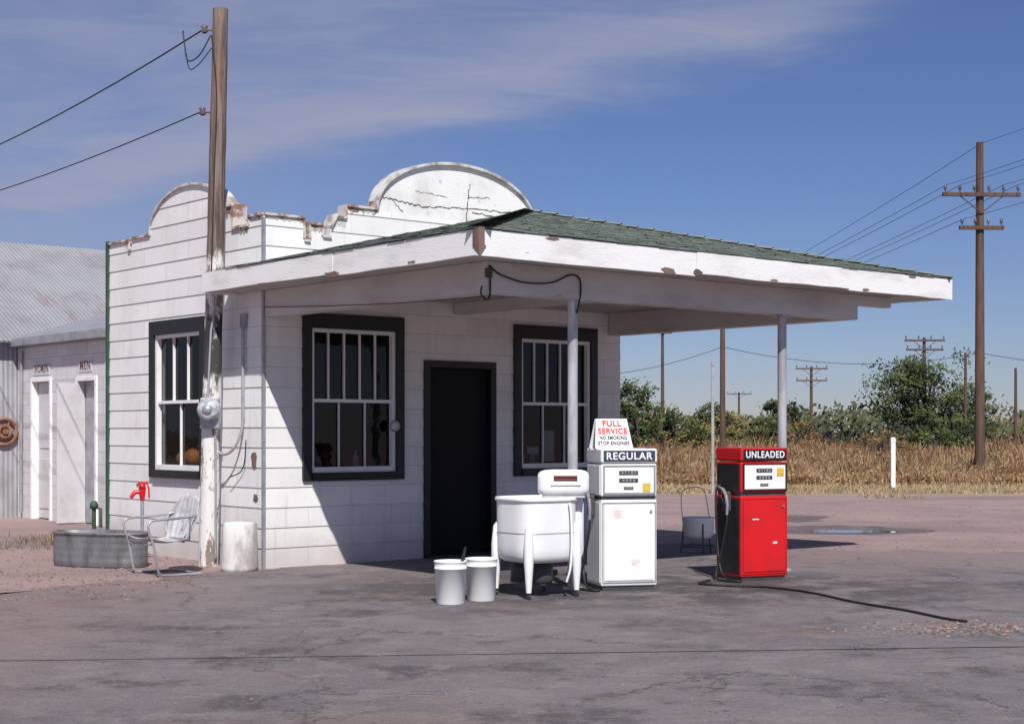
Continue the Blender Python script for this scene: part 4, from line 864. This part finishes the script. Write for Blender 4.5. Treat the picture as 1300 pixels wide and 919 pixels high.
def tree(label, x, y, H, Wd, base, mats, seed, clumps=60, leaves=60, ls=.16, name='tree', cr=.10):
    r = random.Random(seed); t = thing(name, label, 'tree' if name == 'tree' else 'bush', (x, y, 0))
    mb = MB(); tr = .03*H if name == 'tree' else .05
    top = Vector((r.uniform(-.3, .3), 0, H*.75))
    mb.tube([(0, 0, 0), (top.x*.3, 0, H*.3), tuple(top)], [tr, tr*.7, tr*.15], 8)
    cs = []
    for i in range(clumps):
        for _ in range(30):
            u = Vector((r.uniform(-1, 1), r.uniform(-1, 1), r.uniform(-1, 1)))
            if u.length < 1 and u.length > .3 and (mnoise.noise(u*1.9+Vector((seed*3.1, 0, 0))) > -.08): break
        c = Vector((u.x*Wd/2, u.y*Wd/2, base+(H-base)*(.5+.47*u.z))); c.x *= 1-.25*abs(u.z); cs.append(c)
    for c in cs[::max(1, clumps//18)]:
        st_ = Vector((0, 0, 1))*min(H*.55, max(.2, c.z*.55)); mid = st_.lerp(c, .5)+Vector((0, 0, .08*H*r.random()))
        mb.tube([st_, mid, c], [tr*.4, tr*.22, tr*.06], 5, cap=False)
    mb.obj('trunk', t, [M['bark']])
    mb = MB()
    for c in cs:
        R0 = Wd*cr*r.uniform(.6, 1.3); shade = r.random()
        for k in range(leaves):
            d = Vector((r.gauss(0, 1), r.gauss(0, 1), r.gauss(0, .75)))*R0*.6
            p = c+d; a = Vector((r.gauss(0, 1), r.gauss(0, 1), r.gauss(0, 1))).normalized(); b = a.orthogonal().normalized(); s = ls*r.uniform(.4, 1.1)
            m = 0 if d.z > R0*.15 and shade > .25 else (2 if d.z < -R0*.2 or shade < .15 else 1)  # clump tops light, undersides dark: shading put into the leaf colour
            mb.add([p-a*s, p+b*s*.5, p+a*s, p-b*s*.5], [(0, 1, 2, 3)], m)
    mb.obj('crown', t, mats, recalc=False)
tree('large airy green tree standing in the field', 24.2, 90, 6.9, 6.8, 1.2, LG, 3, 100, 72, .15, cr=.09)
tree('smaller green tree beside the large one', 27.3, 92, 4.5, 3.6, .6, LG, 8, 36, 55, .14)
tree('bushy olive green tree behind the canopy', 6.0, 74, 4.1, 3.8, .3, LG, 11, 58, 72, .12)
tree('low olive tree at the field edge', 8.1, 76, 3.1, 3.0, .2, LY[1:]+LG[2:], 12, 38, 60, .12)
tree('green bush in the distance', 13.5, 108, 3.6, 3.6, .2, LG, 14, 38, 55, .15, 'bush')
tree('yellowing bush in the weeds', 10.6, 80, 2.4, 3.0, .1, LY, 15, 32, 55, .12, 'bush')
tree('olive bush in the weeds', 13.4, 82, 2.2, 3.3, .1, LY[1:]+LG[2:], 16, 32, 55, .12, 'bush')
tree('green bush beside the tall poles', 21.4, 78, 2.8, 3.4, .1, LG, 17, 42, 60, .12, 'bush')
tree('green bush under the large tree', 23.6, 80, 2.6, 3.2, .1, LG, 27, 40, 60, .12, 'bush')
tree('orange tinted bush in the field', 18.0, 96, 2.4, 3.2, .1, LO, 18, 28, 50, .13, 'bush')
tree('green tree by the plain pole', 26.5, 75, 3.1, 3.4, .1, LG, 19, 38, 58, .12)
tree('distant round green tree', 20.6, 118, 4.3, 4.2, .3, LG, 21, 42, 58, .17)
tree('distant yellow green tree', 16.6, 125, 3.7, 4.2, .3, LY, 22, 38, 55, .17)
for k in range(8):
    r = random.Random(60+k); tree('low reddish brown shrub among the weeds', r.uniform(5, 27), r.uniform(56, 70), r.uniform(1.2, 1.8), r.uniform(1.6, 3), .05, [LO, LY, LO][k % 3], 70+k, 20, 42, .07, 'bush')
mb = MB(); r = random.Random(5)
for i in range(15000):
    x = r.uniform(-10, 110); y = r.uniform(150, 190); hh = 3.3+2.2*mnoise.noise(Vector((x*.09, 0, 3)))+2.2*mnoise.noise(Vector((x*.35, 1, 3)))
    z = hh*r.random()**.7; p = Vector((x, y, z)); a = Vector((r.gauss(0, 1), r.gauss(0, 1), r.gauss(0, 1))).normalized(); b = a.orthogonal().normalized(); s = r.uniform(.22, .55)
    q = mnoise.noise(Vector((x*.12, 7, 3))); m = (0 if z > hh*.55 else 2) if q < .12 else (3 if z > hh*.4 else 4)  # lighter above, darker low down: shading of the woods put into the leaf colours
    if q > .30: m = 5 if z > hh*.4 else 4
    mb.add([p-a*s, p+b*s*.6, p+a*s, p-b*s*.6], [(0, 1, 2, 3)], m)
haze = [leaf('far_'+str(i), c) for i, c in enumerate([(.095, .105, .055), (.08, .09, .05), (.045, .05, .035), (.18, .14, .075), (.09, .075, .05), (.18, .115, .08)])]
tag(mb.obj('distant_woods', None, haze, recalc=False), 'distant line of autumn woods along the horizon', 'woods', kind='stuff')

# ------------------------------------------------------------------ field poles
def upole(label, x, y, H, r, arms, rz=0):
    p = thing('utility_pole', label, 'utility pole', (x, y, 0), rz, 'utility poles across the field')
    mb = MB(); mb.tube([(0, 0, 0), (0, 0, H*.5), (0, 0, H)], [r, r*.85, r*.68], 12); mb.obj('pole', p, [M['polebrown']])
    for (z, w, ni) in arms:
        mb = MB(); mb.box(-w/2, w/2, -r-.06, -r*.6, z-.06, z+.06)
        if w > 1.5: mb.tube([(-w*.28, -r, z-.04), (0, -r, z-.6)], .02, 6); mb.tube([(w*.28, -r, z-.04), (0, -r, z-.6)], .02, 6)
        ar = mb.obj('crossarm', p, [M['polebrown']])
        for k in range(ni):
            xx = -w/2+.08+(w-.16)*k/(ni-1)
            if abs(xx) < .1: continue
            mb = MB(); mb.lathe([(.015, 0), (.02, .08), (.06, .1), (.045, .16), (.06, .19), (.02, .24), (0, .25)], (xx, -r-.01, z+.06), 10); mb.obj('insulator', ar, [M['insul']])
    return p
upole('tall brown pole with two crossarms and insulators', 15.15, 50, 10.96, .17, [(9.25, 2.55, 6), (8.18, 1.45, 4)], .05)
upole('plain brown pole standing behind the canopy', 6.82, 50, 7.2, .10, [])
upole('distant pole with a short crossarm', 9.75, 100, 8.3, .13, [(8.0, 1.2, 2)])
upole('distant pole with double crossarms', 25.2, 130, 7.1, .16, [(6.9, 2.7, 4), (5.9, 2.6, 4)])
upole('far small pole with crossarm', 29.4, 200, 6.7, .18, [(6.5, 3.2, 4)])
upole('pole with double crossarms beside the large tree', 26.7, 100, 7.7, .15, [(7.5, 2.6, 4), (6.9, 2.4, 4)])
upole('short plain pole in the field', 23.5, 80, 5.7, .10, [])
upole('plain pole at the field edge', 26.1, 80, 4.9, .10, [])
def post(name, label, cat, x, y, H, w, m):
    p = thing(name, label, cat, (x, y, 0)); mb = MB(); mb.box(-w/2, w/2, -w/2, w/2, 0, H-.03); mb.add([(-w/2, -w/2, H-.03), (w/2, -w/2, H-.03), (w/2, w/2, H-.03), (-w/2, w/2, H-.03), (0, 0, H)], [(0, 1, 4), (1, 2, 4), (2, 3, 4), (3, 0, 4)]); mb.box(-w/2-.012, w/2+.012, -w/2-.012, w/2+.012, H-.14, H-.1); mb.obj('shaft', p, [m])
post('marker_post', 'white painted wooden post at the edge of the dirt road', 'post', 10.93, 44.3, 1.45, .12, M['white'])
post('marker_post', 'thin grey post in the weeds', 'post', 5.2, 40, 3.45, .07, M['galv'])
Pk = Vector((15.15, 49.8, 0))
for k, (dx, z) in enumerate(((-1.15, 9.55), (-.7, 9.55), (.7, 9.55), (1.15, 9.55), (0, 10.9), (-.6, 8.45))):
    wire(Pk+Vector((dx, 0, z)), (9.75+dx*.6, 100, 8.2-.4*(k == 5)+.2*(k == 4)), .35, .009)
    wire(Pk+Vector((dx, 0, z)), (18.2+dx, 22, 9.6+(z-9.5)*.8), .3, .007)
wire((9.75, 100, 8.0), (6.82, 50, 6.9), .5, .010)
wire((6.82, 50, 4.35), (15.15, 50, 4.15), .45, .010); wire((15.15, 50, 4.15), (26, 52, 3.6), .3, .010); wire((-3, 50, 4.2), (6.82, 50, 4.35), .9, .010)

# ------------------------------------------------------------------ light, sky, camera
L = Vector((-.135, .956, -1)).normalized()
sl = bpy.data.lights.new('sun', 'SUN'); sl.energy = 5.0; sl.angle = math.radians(.53); sl.color = (1, .965, .92)
so = bpy.data.objects.new('sun', sl); COL.objects.link(so); so.rotation_euler = L.to_track_quat('-Z', 'Y').to_euler(); so.location = (0, -10, 30)
w = bpy.data.worlds.new('World'); scene.world = w; w.use_nodes = True; nt = w.node_tree
bg = nt.nodes['Background']; bg.inputs[1].default_value = .073
sk = N(nt, 'ShaderNodeTexSky', sky_type='NISHITA'); sk.sun_disc = False; sk.sun_elevation = math.radians(46); sk.sun_rotation = math.radians(172); sk.air_density = 1.0; sk.dust_density = .1; sk.ozone_density = 3.2
tc = N(nt, 'ShaderNodeTexCoord'); sp = N(nt, 'ShaderNodeSeparateXYZ'); nt.links.new(tc.outputs['Generated'], sp.inputs[0])
yd = mth(nt, 'MAXIMUM', sp.outputs[1], .15)
ca = mth(nt, 'DIVIDE', sp.outputs[0], yd); cb = mth(nt, 'DIVIDE', sp.outputs[2], yd)
cm = N(nt, 'ShaderNodeCombineXYZ'); nt.links.new(ca, cm.inputs[0]); nt.links.new(cb, cm.inputs[1])
mp = N(nt, 'ShaderNodeMapping'); nt.links.new(cm.outputs[0], mp.inputs[0]); mp.inputs['Rotation'].default_value = (0, 0, math.radians(-15)); mp.inputs['Scale'].default_value = (2.2, 13, 1)
mp2 = N(nt, 'ShaderNodeMapping'); nt.links.new(cm.outputs[0], mp2.inputs[0]); mp2.inputs['Scale'].default_value = (1.6, 3.2, 1); mp2.inputs['Rotation'].default_value = (0, 0, math.radians(-15))
n1 = noise(nt, 1.6, 9, .6, mp.outputs[0], .4); n2 = noise(nt, 2.2, 6, .55, mp2.outputs[0], .3); n3 = noise(nt, 3.4, 10, .62, mp.outputs[0], .6)
edge = mth(nt, 'SUBTRACT', cb, mth(nt, 'ADD', mth(nt, 'MULTIPLY_ADD', ca, .25, .203), mth(nt, 'MULTIPLY', mth(nt, 'MULTIPLY', ca, ca), .12)))
d = mth(nt, 'ADD', edge, mth(nt, 'MULTIPLY', mth(nt, 'SUBTRACT', n1, .5), .10))
mask = sstep(nt, d, -.024, .024)
fade = sstep(nt, mth(nt, 'ADD', ca, mth(nt, 'MULTIPLY', n2, .12)), .20, .36, 1, 0)
bright = mth(nt, 'MULTIPLY', sstep(nt, d, -.012, .014), sstep(nt, d, .014, .07, 1, 0))
dens = mth(nt, 'MULTIPLY_ADD', bright, .34, sstep(nt, mth(nt, 'MULTIPLY_ADD', n3, .6, mth(nt, 'MULTIPLY', n2, .4)), .36, .62, .26, .58))
dens = mth(nt, 'MULTIPLY', mth(nt, 'MULTIPLY', dens, mask), fade, clamp=True)
lowh = mth(nt, 'MULTIPLY', sstep(nt, ca, -.42, .06, 1, 0), sstep(nt, n2, .34, .62, .4, .8))
dens = mth(nt, 'MAXIMUM', dens, mth(nt, 'MULTIPLY', lowh, .75))
skc = mixc(nt, 1.0, sk.outputs[0], (.66, .70, .98), 'MULTIPLY')
col = mixc(nt, dens, skc, (4.8, 5.0, 6.7))
nt.links.new(col, bg.inputs[0])
cam = bpy.data.cameras.new('camera'); co = bpy.data.objects.new('camera', cam); COL.objects.link(co)
co.location = (0, 0, 1.6); co.rotation_euler = (math.pi/2, 0, 0); cam.sensor_width = 36; cam.lens = 1960/1300*36; cam.shift_y = 88.5/1300; cam.clip_end = 6000; cam.clip_start = .1
scene.camera = co
scene.view_settings.view_transform = 'Standard'; scene.view_settings.look = 'None'; scene.view_settings.exposure = 0
